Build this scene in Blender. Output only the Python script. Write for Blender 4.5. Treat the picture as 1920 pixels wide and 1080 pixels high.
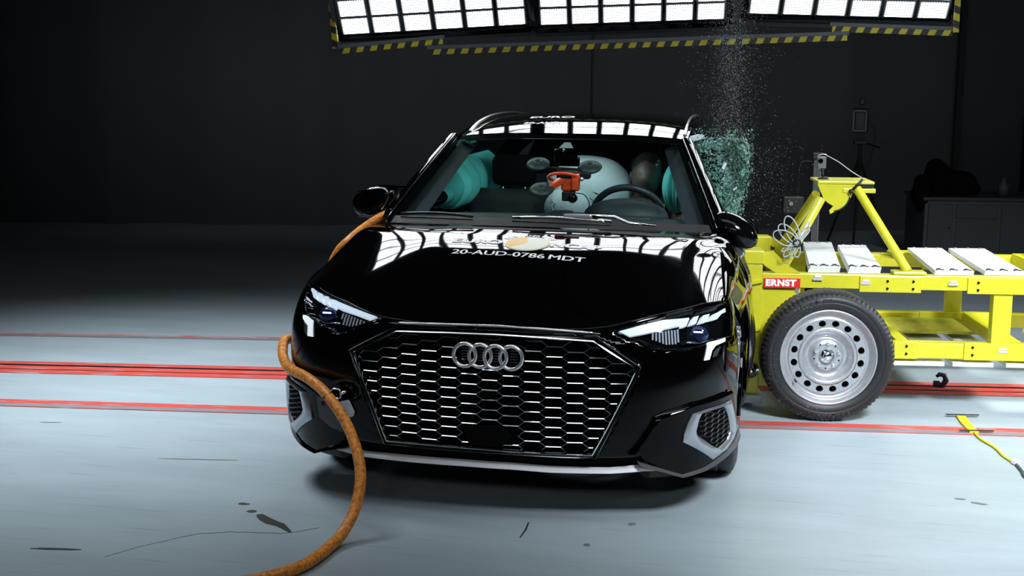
import bpy, bmesh, math, random
from mathutils import Vector, Matrix
from mathutils.bvhtree import BVHTree
from mathutils.geometry import tessellate_polygon
for o in list(bpy.data.objects): bpy.data.objects.remove(o)
SC = bpy.context.scene
COL = SC.collection
random.seed(7)

# ------------------------------------------------------------------ camera, world, lights, exposure
cam_d = bpy.data.cameras.new('camera'); cam = bpy.data.objects.new('camera', cam_d); COL.objects.link(cam)
def set_cam():
    yaw, pit, rol = -0.1945, 0.1604, 0.0097
    f = Vector((math.sin(yaw)*math.cos(pit), math.cos(yaw)*math.cos(pit), -math.sin(pit)))
    r = Vector((math.cos(yaw), -math.sin(yaw), 0)); u = r.cross(f)
    r2 = r*math.cos(rol)+u*math.sin(rol); u2 = -r*math.sin(rol)+u*math.cos(rol)
    m = Matrix((r2, u2, -f)).transposed().to_4x4(); m.translation = Vector((1.0436, -4.8723, 1.6853))
    cam.matrix_world = m
    cam_d.sensor_width = 36; cam_d.lens = 2600/1920*36; cam_d.clip_end = 100; cam_d.clip_start = .05
set_cam(); SC.camera = cam
SC.view_settings.view_transform = 'Standard'; SC.view_settings.look = 'None'
SC.view_settings.gamma = 1; SC.view_settings.use_curve_mapping = False; SC.view_settings.exposure = 0.0
W = bpy.data.worlds.new('hall_dark'); SC.world = W; W.use_nodes = True
W.node_tree.nodes['Background'].inputs[0].default_value = (.55, .62, .7, 1)
W.node_tree.nodes['Background'].inputs[1].default_value = .004
def area(name, loc, target, sx, sy, power, color=(1, 1, 1), spread=180):
    d = bpy.data.lights.new(name, 'AREA'); d.shape = 'RECTANGLE'; d.size = sx; d.size_y = sy; d.energy = power; d.color = color
    d.spread = math.radians(spread)
    o = bpy.data.objects.new(name, d); COL.objects.link(o); o.location = loc
    o.rotation_euler = (Vector(target)-Vector(loc)).to_track_quat('-Z', 'Y').to_euler(); return o
area('hall_floodlight', (3.4, -2.4, 4.6), (2.7, 1.3, 0.2), 1.2, 1.2, 120, (.9, .95, 1), 62)
area('overhead_lamp_bank', (-.3, -.55, 4.4), (-.3, -.2, 0), 5.4, 1.1, 36, (.88, .95, 1), 150)
area('front_lamp_bank', (.9, -5.4, 2.9), (.1, 0, .6), 3.2, .5, 3.5, (.93, .97, 1), 50)
area('right_floodlight', (5.6, 3.4, 2.6), (1.9, 2.9, 0), .8, .5, 30, (.92, .96, 1), 46)
area('left_floodlight', (-2.8, 1.3, 4.4), (-2.2, 1.5, 0), 1.3, 1.3, 52, (.88, .95, 1), 66)
area('added_cabin_fill', (.0, 1.88, 1.30), (.05, 2.5, 1.0), .5, .05, 1.7, (.9, 1, 1), 170)  # unseen fill lamp added to brighten the airbags and cabin
area('added_curtain_fill', (-.8, 5.0, 2.2), (-1.4, 9.3, 1.5), 8.5, .3, 8, (.95, .98, 1), 66)  # added lamp out of view, lifts the back curtain from black
RIG_EMIT = 11.5

# ------------------------------------------------------------------ materials
MATS = {}
def mat(name, col=(.5, .5, .5), rough=.5, metal=0, coat=0, emit=None, es=0, trans=0, alpha=1, spec=.5, bump=None, ior=1.5):
    if name in MATS: return MATS[name]
    m = bpy.data.materials.new(name); m.use_nodes = True; nt = m.node_tree; b = nt.nodes['Principled BSDF']
    b.inputs['Base Color'].default_value = (*col, 1); b.inputs['Roughness'].default_value = rough; b.inputs['Metallic'].default_value = metal
    b.inputs['Coat Weight'].default_value = coat; b.inputs['Coat Roughness'].default_value = .02
    b.inputs['Specular IOR Level'].default_value = spec; b.inputs['IOR'].default_value = ior
    b.inputs['Transmission Weight'].default_value = trans; b.inputs['Alpha'].default_value = alpha
    if emit: b.inputs['Emission Color'].default_value = (*emit, 1); b.inputs['Emission Strength'].default_value = es
    if bump:
        sc, st, amt = bump
        tc = nt.nodes.new('ShaderNodeTexCoord'); n = nt.nodes.new('ShaderNodeTexNoise'); n.inputs['Scale'].default_value = sc; n.inputs['Detail'].default_value = 4
        nt.links.new(tc.outputs['Object'], n.inputs['Vector'])
        bu = nt.nodes.new('ShaderNodeBump'); bu.inputs['Strength'].default_value = st; bu.inputs['Distance'].default_value = .01
        nt.links.new(n.outputs[0], bu.inputs['Height']); nt.links.new(bu.outputs[0], b.inputs['Normal'])
        if amt:
            r = nt.nodes.new('ShaderNodeValToRGB'); r.color_ramp.elements[0].position = .35; r.color_ramp.elements[1].position = .62
            r.color_ramp.elements[0].color = (*[c*(1-amt) for c in col], 1); r.color_ramp.elements[1].color = (*col, 1)
            nt.links.new(n.outputs[0], r.inputs[0]); nt.links.new(r.outputs[0], b.inputs['Base Color'])
    MATS[name] = m; return m
PAINT = mat('black_paint', (.0010, .0010, .0012), .035, 0, 0, spec=.34)
GLOSSBLK = mat('gloss_black_plastic', (.0015, .0015, .002), .08, spec=.22)
PLAST = mat('dark_plastic', (.008, .009, .011), .42, bump=(400, .15, 0))
DEEP = mat('deep_black', (.0015, .0015, .002), .9, spec=.1)
CHROME = mat('chrome', (.88, .9, .92), .12, 1)
RINGC = mat('emblem_chrome', (.95, .96, .98), .2, .82)
DCHROME = mat('dark_chrome', (.42, .43, .46), .2, 1)
SATIN = mat('satin_silver', (.50, .52, .56), .32, .75)
SILVERP = mat('silver_paint', (.88, .91, .94), .35, .1)
ALU = mat('aluminium', (.62, .64, .67), .35, 1, bump=(30, .08, .15))
STEELP = mat('wheel_silver', (.55, .57, .6), .33, .7, bump=(60, .05, .1))
RUBBER = mat('tyre_rubber', (.013, .014, .016), .5, bump=(260, .07, .3))
RUBBER2 = mat('tyre_lettering', (.032, .034, .038), .4)
YEL = mat('yellow_paint', (.60, .575, .02), .42, 0, .25, bump=(25, .04, .05))
ORANGE = mat('orange_plastic', (.95, .09, .015), .35)
HOSE = mat('orange_hose', (.95, .33, .045), .45, bump=(70, .25, .5))
WHITE = mat('white_print', (.85, .86, .87), .45)
REDP = mat('red_print', (.72, .02, .02), .45)
TEXTILE = mat('dark_seat_fabric', (.02, .024, .03), .85, bump=(90, .3, .3))
BAG = mat('airbag_fabric', (.25, .31, .33), .75, bump=(35, .12, .05))
TEAL = mat('curtain_airbag_fabric', (.16, .86, .80), .7, bump=(20, .1, .05))
DASH = mat('dashboard_vinyl', (.018, .024, .030), .55, bump=(300, .15, 0))
PLATE = mat('zinc_plate', (.80, .84, .87), .42, .25, bump=(18, .06, .06))
GREYW = mat('grey_white_paint', (.62, .67, .7), .5, bump=(10, .05, .15))
CABLE = mat('grey_cable', (.42, .45, .48), .5)
BLKC = mat('black_cable', (.006, .006, .007), .5)
FRAMEG = mat('grey_frame_paint', (.045, .055, .065), .5)
FLESH = mat('dummy_vinyl', (.05, .035, .028), .5)
CURT = mat('black_curtain', (.085, .09, .098), .95, spec=.1)
DIRT = mat('stain', (.03, .032, .02), .6)
SEAM = mat('panel_gap', (.001, .001, .001), 1, spec=0)
def glass_mat(name, tint, refl=1.0):
    m = bpy.data.materials.new(name); m.use_nodes = True; nt = m.node_tree; nt.nodes.clear()
    o = nt.nodes.new('ShaderNodeOutputMaterial'); t = nt.nodes.new('ShaderNodeBsdfTransparent'); g = nt.nodes.new('ShaderNodeBsdfGlossy')
    t.inputs[0].default_value = (*tint, 1); g.inputs['Roughness'].default_value = .02; g.inputs[0].default_value = (refl, refl, refl, 1)
    f = nt.nodes.new('ShaderNodeFresnel'); f.inputs[0].default_value = 1.45; mx = nt.nodes.new('ShaderNodeMixShader')
    ge = nt.nodes.new('ShaderNodeNewGeometry'); mr = nt.nodes.new('ShaderNodeMapRange'); mr.inputs['To Min'].default_value = 1.45; mr.inputs['To Max'].default_value = 1/1.45
    nt.links.new(ge.outputs['Backfacing'], mr.inputs[0]); nt.links.new(mr.outputs[0], f.inputs[0])
    nt.links.new(f.outputs[0], mx.inputs[0]); nt.links.new(t.outputs[0], mx.inputs[1]); nt.links.new(g.outputs[0], mx.inputs[2]); nt.links.new(mx.outputs[0], o.inputs[0])
    return m
WGLASS = glass_mat('windscreen_glass', (.80, .94, .92))
LENSG = glass_mat('lamp_lens_glass', (.9, .93, .97))
SIDEG = glass_mat('side_glass', (.2, .3, .3))
def shard_mat():
    m = bpy.data.materials.new('shattered_glass'); m.use_nodes = True; nt = m.node_tree; b = nt.nodes['Principled BSDF']
    b.inputs['Base Color'].default_value = (.21, .46, .39, 1); b.inputs['Roughness'].default_value = .12; b.inputs['Metallic'].default_value = 0
    b.inputs['Alpha'].default_value = .72; b.inputs['Specular IOR Level'].default_value = .9
    tc = nt.nodes.new('ShaderNodeTexCoord'); n = nt.nodes.new('ShaderNodeTexVoronoi'); n.inputs['Scale'].default_value = 70
    nt.links.new(tc.outputs['Object'], n.inputs['Vector'])
    bu = nt.nodes.new('ShaderNodeBump'); bu.inputs['Strength'].default_value = 1; bu.inputs['Distance'].default_value = .02
    nt.links.new(n.outputs[0], bu.inputs['Height']); nt.links.new(bu.outputs[0], b.inputs['Normal'])
    return m
SHARD = shard_mat()
SPARK = mat('glass_dust', (.62, .74, .76), .3, spec=1)

# ------------------------------------------------------------------ helpers
def link(name, me, m=None, parent=None):
    o = bpy.data.objects.new(name, me); COL.objects.link(o)
    if m is not None and not me.materials: me.materials.append(m)
    if parent is not None: o.parent = parent
    return o
def mesh(name, vs, fs, m, parent=None, smooth=False):
    me = bpy.data.meshes.new(name); me.from_pydata([tuple(v) for v in vs], [], fs); me.update()
    if smooth: me.polygons.foreach_set('use_smooth', [True]*len(me.polygons))
    return link(name, me, m, parent)
def frombm(name, bm, m, parent=None, smooth=False):
    bmesh.ops.recalc_face_normals(bm, faces=bm.faces)
    me = bpy.data.meshes.new(name); bm.to_mesh(me); bm.free()
    if smooth: me.polygons.foreach_set('use_smooth', [True]*len(me.polygons))
    return link(name, me, m, parent)
def tag(o, label, cat, group=None, kind=None):
    o['label'] = label; o['category'] = cat
    if group: o['group'] = group
    if kind: o['kind'] = kind
    return o
def thing(name, label, cat, loc=(0, 0, 0), group=None, rz=0):
    o = bpy.data.objects.new(name, None); COL.objects.link(o); o.location = loc; o.rotation_euler = (0, 0, rz)
    o.empty_display_size = .1
    return tag(o, label, cat, group)
class MB:
    def __init__(s): s.bm = bmesh.new()
    def box(s, c, d, rot=None, bev=0):
        m = Matrix.Translation(Vector(c))
        if rot is not None: m = m @ (rot.to_4x4() if isinstance(rot, Matrix) else Matrix.Rotation(rot, 4, 'Z'))
        t = bmesh.new(); bmesh.ops.create_cube(t, size=1, matrix=Matrix.Diagonal((*d, 1)))
        if bev: bmesh.ops.bevel(t, geom=t.edges[:], offset=bev, segments=2, affect='EDGES', profile=.5)
        bmesh.ops.transform(t, matrix=m, verts=t.verts); s.merge(t); return s
    def merge(s, t):
        me = bpy.data.meshes.new('tmp'); t.to_mesh(me); t.free(); s.bm.from_mesh(me); bpy.data.meshes.remove(me)
    def bar(s, a, b, w, h=None, up=(0, 0, 1), bev=0):
        a, b = Vector(a), Vector(b); d = b-a; L = d.length; x = d.normalized(); u = Vector(up)
        if abs(x.dot(u)) > .99: u = Vector((0, 1, 0))
        y = u.cross(x).normalized(); z = x.cross(y)
        s.box((a+b)/2, (L, w, h or w), Matrix((x, y, z)).transposed(), bev); return s
    def tube(s, pts, r, seg=10, cap=True, closed=False, rs=None):
        pts = [Vector(p) for p in pts]; n = len(pts); rings = []; prev = None
        for i, p in enumerate(pts):
            if closed: t = (pts[(i+1) % n]-pts[i-1])
            else: t = pts[min(i+1, n-1)]-pts[max(i-1, 0)]
            t.normalize()
            if prev is None:
                a = Vector((0, 0, 1)) if abs(t.z) < .9 else Vector((1, 0, 0)); u = a.cross(t).normalized()
            else:
                u = prev-t*prev.dot(t); u.normalize()
            prev = u; w = t.cross(u); rr = rs[i] if rs else r
            rings.append([s.bm.verts.new(p+(u*math.cos(k*2*math.pi/seg)+w*math.sin(k*2*math.pi/seg))*rr) for k in range(seg)])
        m = n if closed else n-1
        for i in range(m):
            A, B = rings[i], rings[(i+1) % n]
            for k in range(seg): s.bm.faces.new((A[k], A[(k+1) % seg], B[(k+1) % seg], B[k]))
        if cap and not closed: s.bm.faces.new(rings[0][::-1]); s.bm.faces.new(rings[-1])
        return s
    def lathe(s, prof, c, axis='Y', seg=48, closed=False, mod=None):
        # prof: list of (r, a) ; axis direction a
        rings = []
        for k in range(seg):
            t = 2*math.pi*k/seg; ring = []
            for i, (r, a) in enumerate(prof):
                if mod: r, a = mod(k, i, r, a)
                x, y = r*math.cos(t), r*math.sin(t)
                v = {'Y': (x, a, y), 'Z': (x, y, a), 'X': (a, x, y)}[axis]
                ring.append(s.bm.verts.new(Vector(c)+Vector(v)))
            rings.append(ring)
        n = len(prof)
        for k in range(seg):
            A, B = rings[k], rings[(k+1) % seg]
            for i in range(n if closed else n-1):
                j = (i+1) % n
                try: s.bm.faces.new((A[i], A[j], B[j], B[i]))
                except ValueError: pass
        return s
    def ell(s, c, r, u=20, v=14, rot=None):
        t = bmesh.new(); bmesh.ops.create_uvsphere(t, u_segments=u, v_segments=v, radius=1)
        m = Matrix.Translation(Vector(c))
        if rot is not None: m = m @ rot.to_4x4()
        bmesh.ops.transform(t, matrix=m @ Matrix.Diagonal((*r, 1)), verts=t.verts); s.merge(t); return s
    def prism(s, poly, d, f):
        # poly: 2D pts, f(x,y,depth)->3D
        n = len(poly); A = [s.bm.verts.new(f(x, y, 0)) for x, y in poly]; B = [s.bm.verts.new(f(x, y, d)) for x, y in poly]
        tri = tessellate_polygon([[Vector((x, y, 0)) for x, y in poly]])
        for a, b, c in tri: s.bm.faces.new((A[a], A[b], A[c])); s.bm.faces.new((B[c], B[b], B[a]))
        for i in range(n): s.bm.faces.new((A[i], B[i], B[(i+1) % n], A[(i+1) % n]))
        return s
    def done(s, name, m, parent=None, smooth=False):
        o = frombm(name, s.bm, m, parent, smooth)
        if smooth == 'auto': autosmooth(o)
        return o
def autosmooth(o, ang=35):
    me = o.data; bm = bmesh.new(); bm.from_mesh(me)
    for e in bm.edges:
        if len(e.link_faces) == 2 and e.calc_face_angle(0) > math.radians(ang): e.smooth = False
        elif len(e.link_faces) != 2: e.smooth = False
    bm.to_mesh(me); bm.free(); me.polygons.foreach_set('use_smooth', [True]*len(me.polygons))
def copy_obj(o, parent=None):
    c = o.copy(); COL.objects.link(c)
    if parent is not None: c.parent = parent
    return c
def spline(pts, n=8):
    P = [Vector(p) for p in pts]; out = []
    for i in range(len(P)-1):
        p0, p1, p2, p3 = P[max(i-1, 0)], P[i], P[i+1], P[min(i+2, len(P)-1)]
        for k in range(n):
            t = k/n; out.append(.5*((2*p1)+(p2-p0)*t+(2*p0-5*p1+4*p2-p3)*t*t+(3*p1-p0-3*p2+p3)*t**3))
    out.append(P[-1]); return out
def text_mesh(body, size, bold=0.0, spacing=1.0, align='CENTER'):
    c = bpy.data.curves.new('t', 'FONT'); c.body = body; c.size = size; c.offset = bold; c.space_character = spacing
    c.align_x = align; c.align_y = 'CENTER'; c.resolution_u = 4
    o = bpy.data.objects.new('t', c); COL.objects.link(o)
    dg = bpy.context.evaluated_depsgraph_get(); dg.update()
    me = bpy.data.meshes.new_from_object(o.evaluated_get(dg)); bpy.data.objects.remove(o); bpy.data.curves.remove(c)
    me.materials.clear(); return me
def text_on(name, body, size, f, m, parent, bold=0, xs=1.0, spacing=1.0, align='CENTER'):
    me = text_mesh(body, size, bold, spacing, align)
    for v in me.vertices: v.co = f(v.co.x*xs, v.co.y)
    me.update(); return link(name, me, m, parent)
def inpoly(x, y, P):
    c = False; n = len(P)
    for i in range(n):
        (x1, y1), (x2, y2) = P[i], P[i-1]
        if (y1 > y) != (y2 > y) and x < (x2-x1)*(y-y1)/(y2-y1)+x1: c = not c
    return c
# ------------------------------------------------------------------ body surface of the car's nose (metres)
def lerp_tab(t,tab):
    if t<=tab[0][0]: return tab[0][1]
    for (a,va),(b,vb) in zip(tab,tab[1:]):
        if t<=b:
            u=(t-a)/(b-a); return va+(vb-va)*u
    return tab[-1][1]
def smooth_tab(t,tab):
    # Catmull-Rom interpolation
    n=len(tab)
    if t<=tab[0][0]: return tab[0][1]
    if t>=tab[-1][0]: return tab[-1][1]
    for i in range(n-1):
        if t<=tab[i+1][0]:
            x0,y0=tab[i]; x1,y1=tab[i+1]; h=x1-x0
            def sl(j):
                if j<=0: return (tab[1][1]-tab[0][1])/(tab[1][0]-tab[0][0])
                if j>=n-1: return (tab[-1][1]-tab[-2][1])/(tab[-1][0]-tab[-2][0])
                a=(tab[j][1]-tab[j-1][1])/(tab[j][0]-tab[j-1][0]); b=(tab[j+1][1]-tab[j][1])/(tab[j+1][0]-tab[j][0])
                return 0 if a*b<=0 else 2*a*b/(a+b)
            u=(t-x0)/h; m0,m1=sl(i)*h,sl(i+1)*h
            return y0*(2*u**3-3*u*u+1)+m0*(u**3-2*u*u+u)+y1*(-2*u**3+3*u*u)+m1*(u**3-u*u)
BW=[(.08,.80),(.12,.845),(.16,.88),(.2,.897),(.25,.905),(.35,.91),(.5,.91),(.62,.905),(.72,.885),(.80,.855),(.88,.82),(.96,.78)]
PX=[(0,0),(.15,.22),(.3,.43),(.42,.59),(.52,.715),(.62,.82),(.72,.895),(.82,.95),(.91,.98),(1,.99)]
PY=[(0,0),(.15,.012),(.3,.038),(.42,.07),(.52,.115),(.62,.18),(.72,.26),(.82,.36),(.91,.46),(1,.58)]
YO=[(.10,.10),(.17,.045),(.25,.025),(.35,.01),(.5,0),(.6,.008),(.68,.025),(.74,.06),(.78,.11),(.84,.2)]
def fas(s,z):
    a=abs(s); w=smooth_tab(z,BW); yo=smooth_tab(z,YO)
    return ((1 if s>=0 else -1.04)*w*smooth_tab(a,PX), smooth_tab(a,PY)+yo*(1-.6*a), z)
def fas_x(x,z):
    a,b=0,1.0; ax=abs(x)
    for _ in range(40):
        m=(a+b)/2
        if fas(m,z)[0]<ax: a=m
        else: b=m
    return fas(a,z)[1]
HC=[(0.05, 0.725), (0.1, 0.7445), (0.15, 0.7618), (0.2, 0.7768), (0.25, 0.7905), (0.3, 0.8044), (0.35, 0.8182), (0.4, 0.8319), (0.45, 0.8457), (0.5, 0.8594), (0.55, 0.873), (0.6, 0.8866), (0.65, 0.9001), (0.7, 0.9132), (0.75, 0.925), (0.8, 0.9354), (0.85, 0.9446), (0.9, 0.9524), (0.95, 0.959), (1.0, 0.9642), (1.05, 0.9681), (1.1, 0.9708), (1.15, 0.9725), (1.2, 0.974)]
def hood(x,y):
    r=min(1,abs(x)/.8)
    sh=.33*r**2.2*max(0,1-(y-.1)/1.3)
    z=smooth_tab(y-sh,HC)-.035*r*r
    return z
HL_L=[(-0.34,0.732),(-0.356,0.739),(-0.473,0.773),(-0.566,0.789),(-0.658,0.805),(-0.717,0.805),(-0.742,0.788),(-0.719,0.759),(-0.658,0.719),(-0.576,0.693),(-0.521,0.678),(-0.474,0.661),(-0.444,0.671),(-0.394,0.702),(-0.343,0.727)]
HL_R=[(0.363,0.723),(0.446,0.748),(0.52,0.765),(0.604,0.778),(0.72,0.785),(0.85,0.781),(0.879,0.762),(0.855,0.709),(0.828,0.668),(0.783,0.67),(0.677,0.669),(0.653,0.66),(0.576,0.656),(0.516,0.655),(0.475,0.67),(0.43,0.692),(0.402,0.7)]
DRL_L=[[(-0.548,0.775),(-0.527,0.774),(-0.466,0.762),(-0.408,0.749),(-0.35,0.735),(-0.365,0.721),(-0.429,0.737),(-0.487,0.749),(-0.514,0.756),(-0.515,0.748),(-0.532,0.752)],[(-0.585,0.781),(-0.563,0.781),(-0.542,0.755),(-0.564,0.757)],[(-0.631,0.788),(-0.6,0.785),(-0.577,0.759),(-0.604,0.763)],[(-0.71,0.793),(-0.693,0.795),(-0.645,0.789),(-0.618,0.765),(-0.647,0.768),(-0.681,0.782),(-0.701,0.786)],[(-0.666,0.7),(-0.646,0.703),(-0.591,0.692),(-0.576,0.632),(-0.602,0.631),(-0.61,0.669),(-0.657,0.688)]]
DRL_R=[[(0.372,0.722),(0.446,0.743),(0.518,0.757),(0.612,0.759),(0.613,0.755),(0.595,0.732),(0.576,0.73),(0.58,0.738),(0.514,0.728),(0.443,0.713),(0.403,0.705)],[(0.631,0.759),(0.661,0.762),(0.638,0.737),(0.612,0.735)],[(0.684,0.761),(0.722,0.762),(0.692,0.738),(0.659,0.737)],[(0.738,0.758),(0.838,0.767),(0.833,0.754),(0.796,0.753),(0.758,0.74),(0.717,0.741)],[(0.681,0.668),(0.782,0.669),(0.779,0.657),(0.718,0.651),(0.695,0.636),(0.68,0.605),(0.657,0.604)]]
DRLI=[[(-0.643,0.679),(-0.615,0.668),(-0.607,0.634),(-0.622,0.64)],[(0.747,0.644),(0.718,0.613),(0.697,0.61),(0.707,0.631),(0.725,0.639)]]
PROJ_L=[(-0.614,0.756),(-0.517,0.749),(-0.504,0.745),(-0.498,0.722),(-0.494,0.692),(-0.513,0.694),(-0.542,0.706),(-0.586,0.715)]
PROJ_R=[(0.614,0.739),(0.723,0.733),(0.733,0.73),(0.716,0.68),(0.656,0.672),(0.578,0.667),(0.574,0.68),(0.603,0.688)]
FLU_L=[(-0.487,0.743),(-0.466,0.739),(-0.399,0.722),(-0.378,0.716),(-0.441,0.692),(-0.476,0.697)]
FLU_R=[(0.473,0.718),(0.524,0.726),(0.573,0.729),(0.567,0.674),(0.52,0.674),(0.477,0.694)]
GO=[(-0.283,0.703),(-0.13,0.71),(0.013,0.713),(0.158,0.709),(0.303,0.7),(0.367,0.651),(0.434,0.596),(0.393,0.484),(0.35,0.372),(0.306,0.25),(0.154,0.252),(0.003,0.254),(-0.147,0.255),(-0.308,0.253),(-0.34,0.375),(-0.377,0.492),(-0.421,0.607),(-0.349,0.658)]
GI=[(-0.27,0.685),(-0.123,0.691),(0.015,0.693),(0.154,0.689),(0.29,0.682),(0.351,0.635),(0.415,0.589),(0.374,0.482),(0.332,0.372),(0.288,0.266),(0.146,0.267),(0.003,0.272),(-0.14,0.273),(-0.295,0.272),(-0.326,0.381),(-0.361,0.49),(-0.4,0.6),(-0.333,0.645)]
LIPU=[(-0.508,0.216),(-0.383,0.203),(-0.228,0.208),(-0.079,0.21),(0.063,0.209),(0.176,0.204),(0.345,0.203),(0.451,0.217),(0.514,0.207)]
LIPL=[(-0.516,0.201),(-0.386,0.183),(-0.231,0.181),(-0.081,0.184),(0.062,0.184),(0.177,0.179),(0.354,0.183),(0.452,0.189),(0.517,0.194)]
PAN_L=[(-0.544,0.408),(-0.508,0.405),(-0.488,0.384),(-0.463,0.342),(-0.443,0.297),(-0.445,0.281),(-0.489,0.292),(-0.535,0.323)]
EYE=[(-0.453,0.438)]
COV=[(-0.448,0.402),(-0.424,0.412),(-0.417,0.409),(-0.4,0.368),(-0.403,0.352),(-0.417,0.345),(-0.433,0.362)]
EYEH=[(-0.457,0.473),(-0.43,0.477),(-0.402,0.475),(-0.394,0.447),(-0.398,0.427),(-0.421,0.416),(-0.453,0.415),(-0.475,0.427),(-0.474,0.45)]
SENS=[(-0.054,0.351),(0.035,0.358),(0.061,0.318),(0.034,0.278),(-0.048,0.275),(-0.067,0.311)]
def settle(root, loc, rz=0):
    root.location = loc; root.rotation_euler = (0, 0, rz)
    m = Matrix.Translation(Vector(loc)) @ Matrix.Rotation(rz, 4, 'Z')
    for c in root.children: c.matrix_parent_inverse = m.inverted()
# ================================================================== CAR (x to its left side, y rearwards, z up; nose at y=0)
def fasv(s, z, off=0.0):
    # off > 0 lifts away from the body
    p = Vector(fas(s, z))
    if off:
        h = 2e-3; a = Vector(fas(min(1, s+h), z))-Vector(fas(max(-1, s-h), z)); b = Vector(fas(s, z+h))-Vector(fas(s, z-h))
        n = a.cross(b).normalized()
        p = p+n*off
    return p
def s_of_x(x, z):
    a, b = 0, 1.0
    for _ in range(30):
        m = (a+b)/2
        if abs(fas(m if x >= 0 else -m, z)[0]) < abs(x): a = m
        else: b = m
    return a if x >= 0 else -a
def fx(x, z, off=0.0): return fasv(s_of_x(x, z), z, off)
def skin(poly, o0, o1, thr=.045):
    """curved plate following the nose: front face at o1, back at o0"""
    t = bmesh.new(); vs = [t.verts.new((a, b, 0)) for a, b in poly]
    for a, b, c in tessellate_polygon([[Vector((x, y, 0)) for x, y in poly]]):
        try: t.faces.new((vs[a], vs[b], vs[c]))
        except ValueError: pass
    for _ in range(5):
        es = [e for e in t.edges if e.calc_length() > thr]
        if not es: break
        bmesh.ops.subdivide_edges(t, edges=es, cuts=1); bmesh.ops.triangulate(t, faces=t.faces)
    bmesh.ops.recalc_face_normals(t, faces=t.faces)
    r = bmesh.ops.extrude_face_region(t, geom=t.faces[:]); back = [v for v in r['geom'] if isinstance(v, bmesh.types.BMVert)]
    bs = set(back)
    for v in t.verts:
        v.co = fasv(v.co.x, v.co.y, o0 if v in bs else o1)
    return t
def skin_obj(name, poly, o0, o1, m, parent, thr=.045, smooth=False):
    if poly and isinstance(poly[0], list):
        b = MB()
        for q in poly: b.merge(skin(q, o0, o1, thr))
        o = b.done(name, m, parent)
    else: o = frombm(name, skin(poly, o0, o1, thr), m, parent)
    autosmooth(o, 40); return o
def densify(P, n=3, closed=True):
    out = []; N = len(P)
    for i in range(N if closed else N-1):
        a, b = P[i], P[(i+1) % N]
        for k in range(n): out.append((a[0]+(b[0]-a[0])*k/n, a[1]+(b[1]-a[1])*k/n))
    if not closed: out.append(P[-1])
    return out
def strip_obj(name, A, B, prof, m, parent, n=3, closed=True):
    """moulding between two equal outlines; prof = [(t, off)]"""
    A, B = densify(A, n, closed), densify(B, n, closed); N = len(A); vs = []; fs = []; K = len(prof)
    for a, b in zip(A, B):
        for t, off in prof: vs.append(fasv(a[0]+(b[0]-a[0])*t, a[1]+(b[1]-a[1])*t, off))
    for i in range(N if closed else N-1):
        j = (i+1) % N
        for k in range(K-1): fs.append((i*K+k, i*K+k+1, j*K+k+1, j*K+k))
    o = mesh(name, vs, fs, m, parent); autosmooth(o, 50); return o

car = thing('car', 'black glossy hatchback seen head-on, struck on its side, with wide chrome honeycomb grille', 'car')
SO_R = [(.602, .412), (.671, .422), (.748, .424), (.806, .429), (.838, .361), (.868, .300), (.845, .268), (.80, .238), (.713, .215), (.632, .268), (.569, .308), (.571, .338), (.584, .376)]
SI_R = [(.644, .408), (.698, .413), (.755, .414), (.777, .392), (.793, .367), (.815, .305), (.795, .275), (.731, .252), (.67, .294), (.624, .326), (.622, .344), (.632, .380), (.636, .395)]
GM = [((a[0]+b[0])/2, (a[1]+b[1])/2) for a, b in zip(GO, GI)]
ZT = [(0, .722), (.2, .724), (.33, .734), (.42, .755), (.5, .773), (.6, .787), (.72, .797), (.85, .792), (1, .79)]
ZB = [(0, .165), (.45, .165), (.6, .165), (.7, .185), (.83, .20), (.93, .225), (1, .26)]
def zt(s): return smooth_tab(abs(s), ZT)
def zb(s): return smooth_tab(abs(s), ZB)
# nose shell, pushed in behind the grille and the two side intakes
vs, fs = [], []; NS, NZ = 150, 54
for i in range(NS+1):
    s = -1+2*i/NS
    for j in range(NZ+1):
        z = zb(s)+(zt(s)-zb(s))*j/NZ
        deep = 0
        if inpoly(s, z, GM): deep = -.05
        elif inpoly(abs(s), z, SI_R): deep = -.035
        elif inpoly(s, z, HL_L) or inpoly(s, z, HL_R): deep = -.045
        elif inpoly(s, z, EYEH): deep = -.04
        elif abs(s) < .46 and z < .245: deep = -.03
        vs.append(fasv(s, z, deep))
for i in range(NS):
    for j in range(NZ): a = i*(NZ+1)+j; fs.append((a, a+NZ+1, a+NZ+2, a+1))
o = mesh('front_bumper', vs, fs, PAINT, car, True)
bumper = o
# grille
gr = skin_obj('grille', [(a*.985, .48+(b-.48)*.985) for a, b in GO], -.05, -.036, DEEP, car)
strip_obj('grille_surround', GO, GI, [(0, -.01), (0, .003), (.5, .002), (1, 0), (1, -.036)], GLOSSBLK, gr)
strip_obj('chrome_outer_line', GO, GI, [(-.02, 0), (-.02, .008), (.06, .013), (.18, .012), (.24, .002)], CHROME, gr)['label'] = 'outer chrome line of the grille frame'
strip_obj('chrome_inner_line', GO, GI, [(.62, .002), (.66, .011), (.84, .013), (.96, .008), (1.0, -.004)], CHROME, gr)['label'] = 'inner chrome line of the grille frame'
top = [(s, z) for s, z in GO]
mb = MB(); mb.tube([fasv(s, z+.006, .012) for s, z in densify([(-.30, .709), (-.132, .716), (.013, .719), (.158, .715), (.315, .706)], 4, False)], .0035, 8)
mb.done('upper_chrome_line', CHROME, gr, True)
GX = [(fas(s, z)[0], z) for s, z in GI]
def inside(x, z): return inpoly(x, z, GX)
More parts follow.
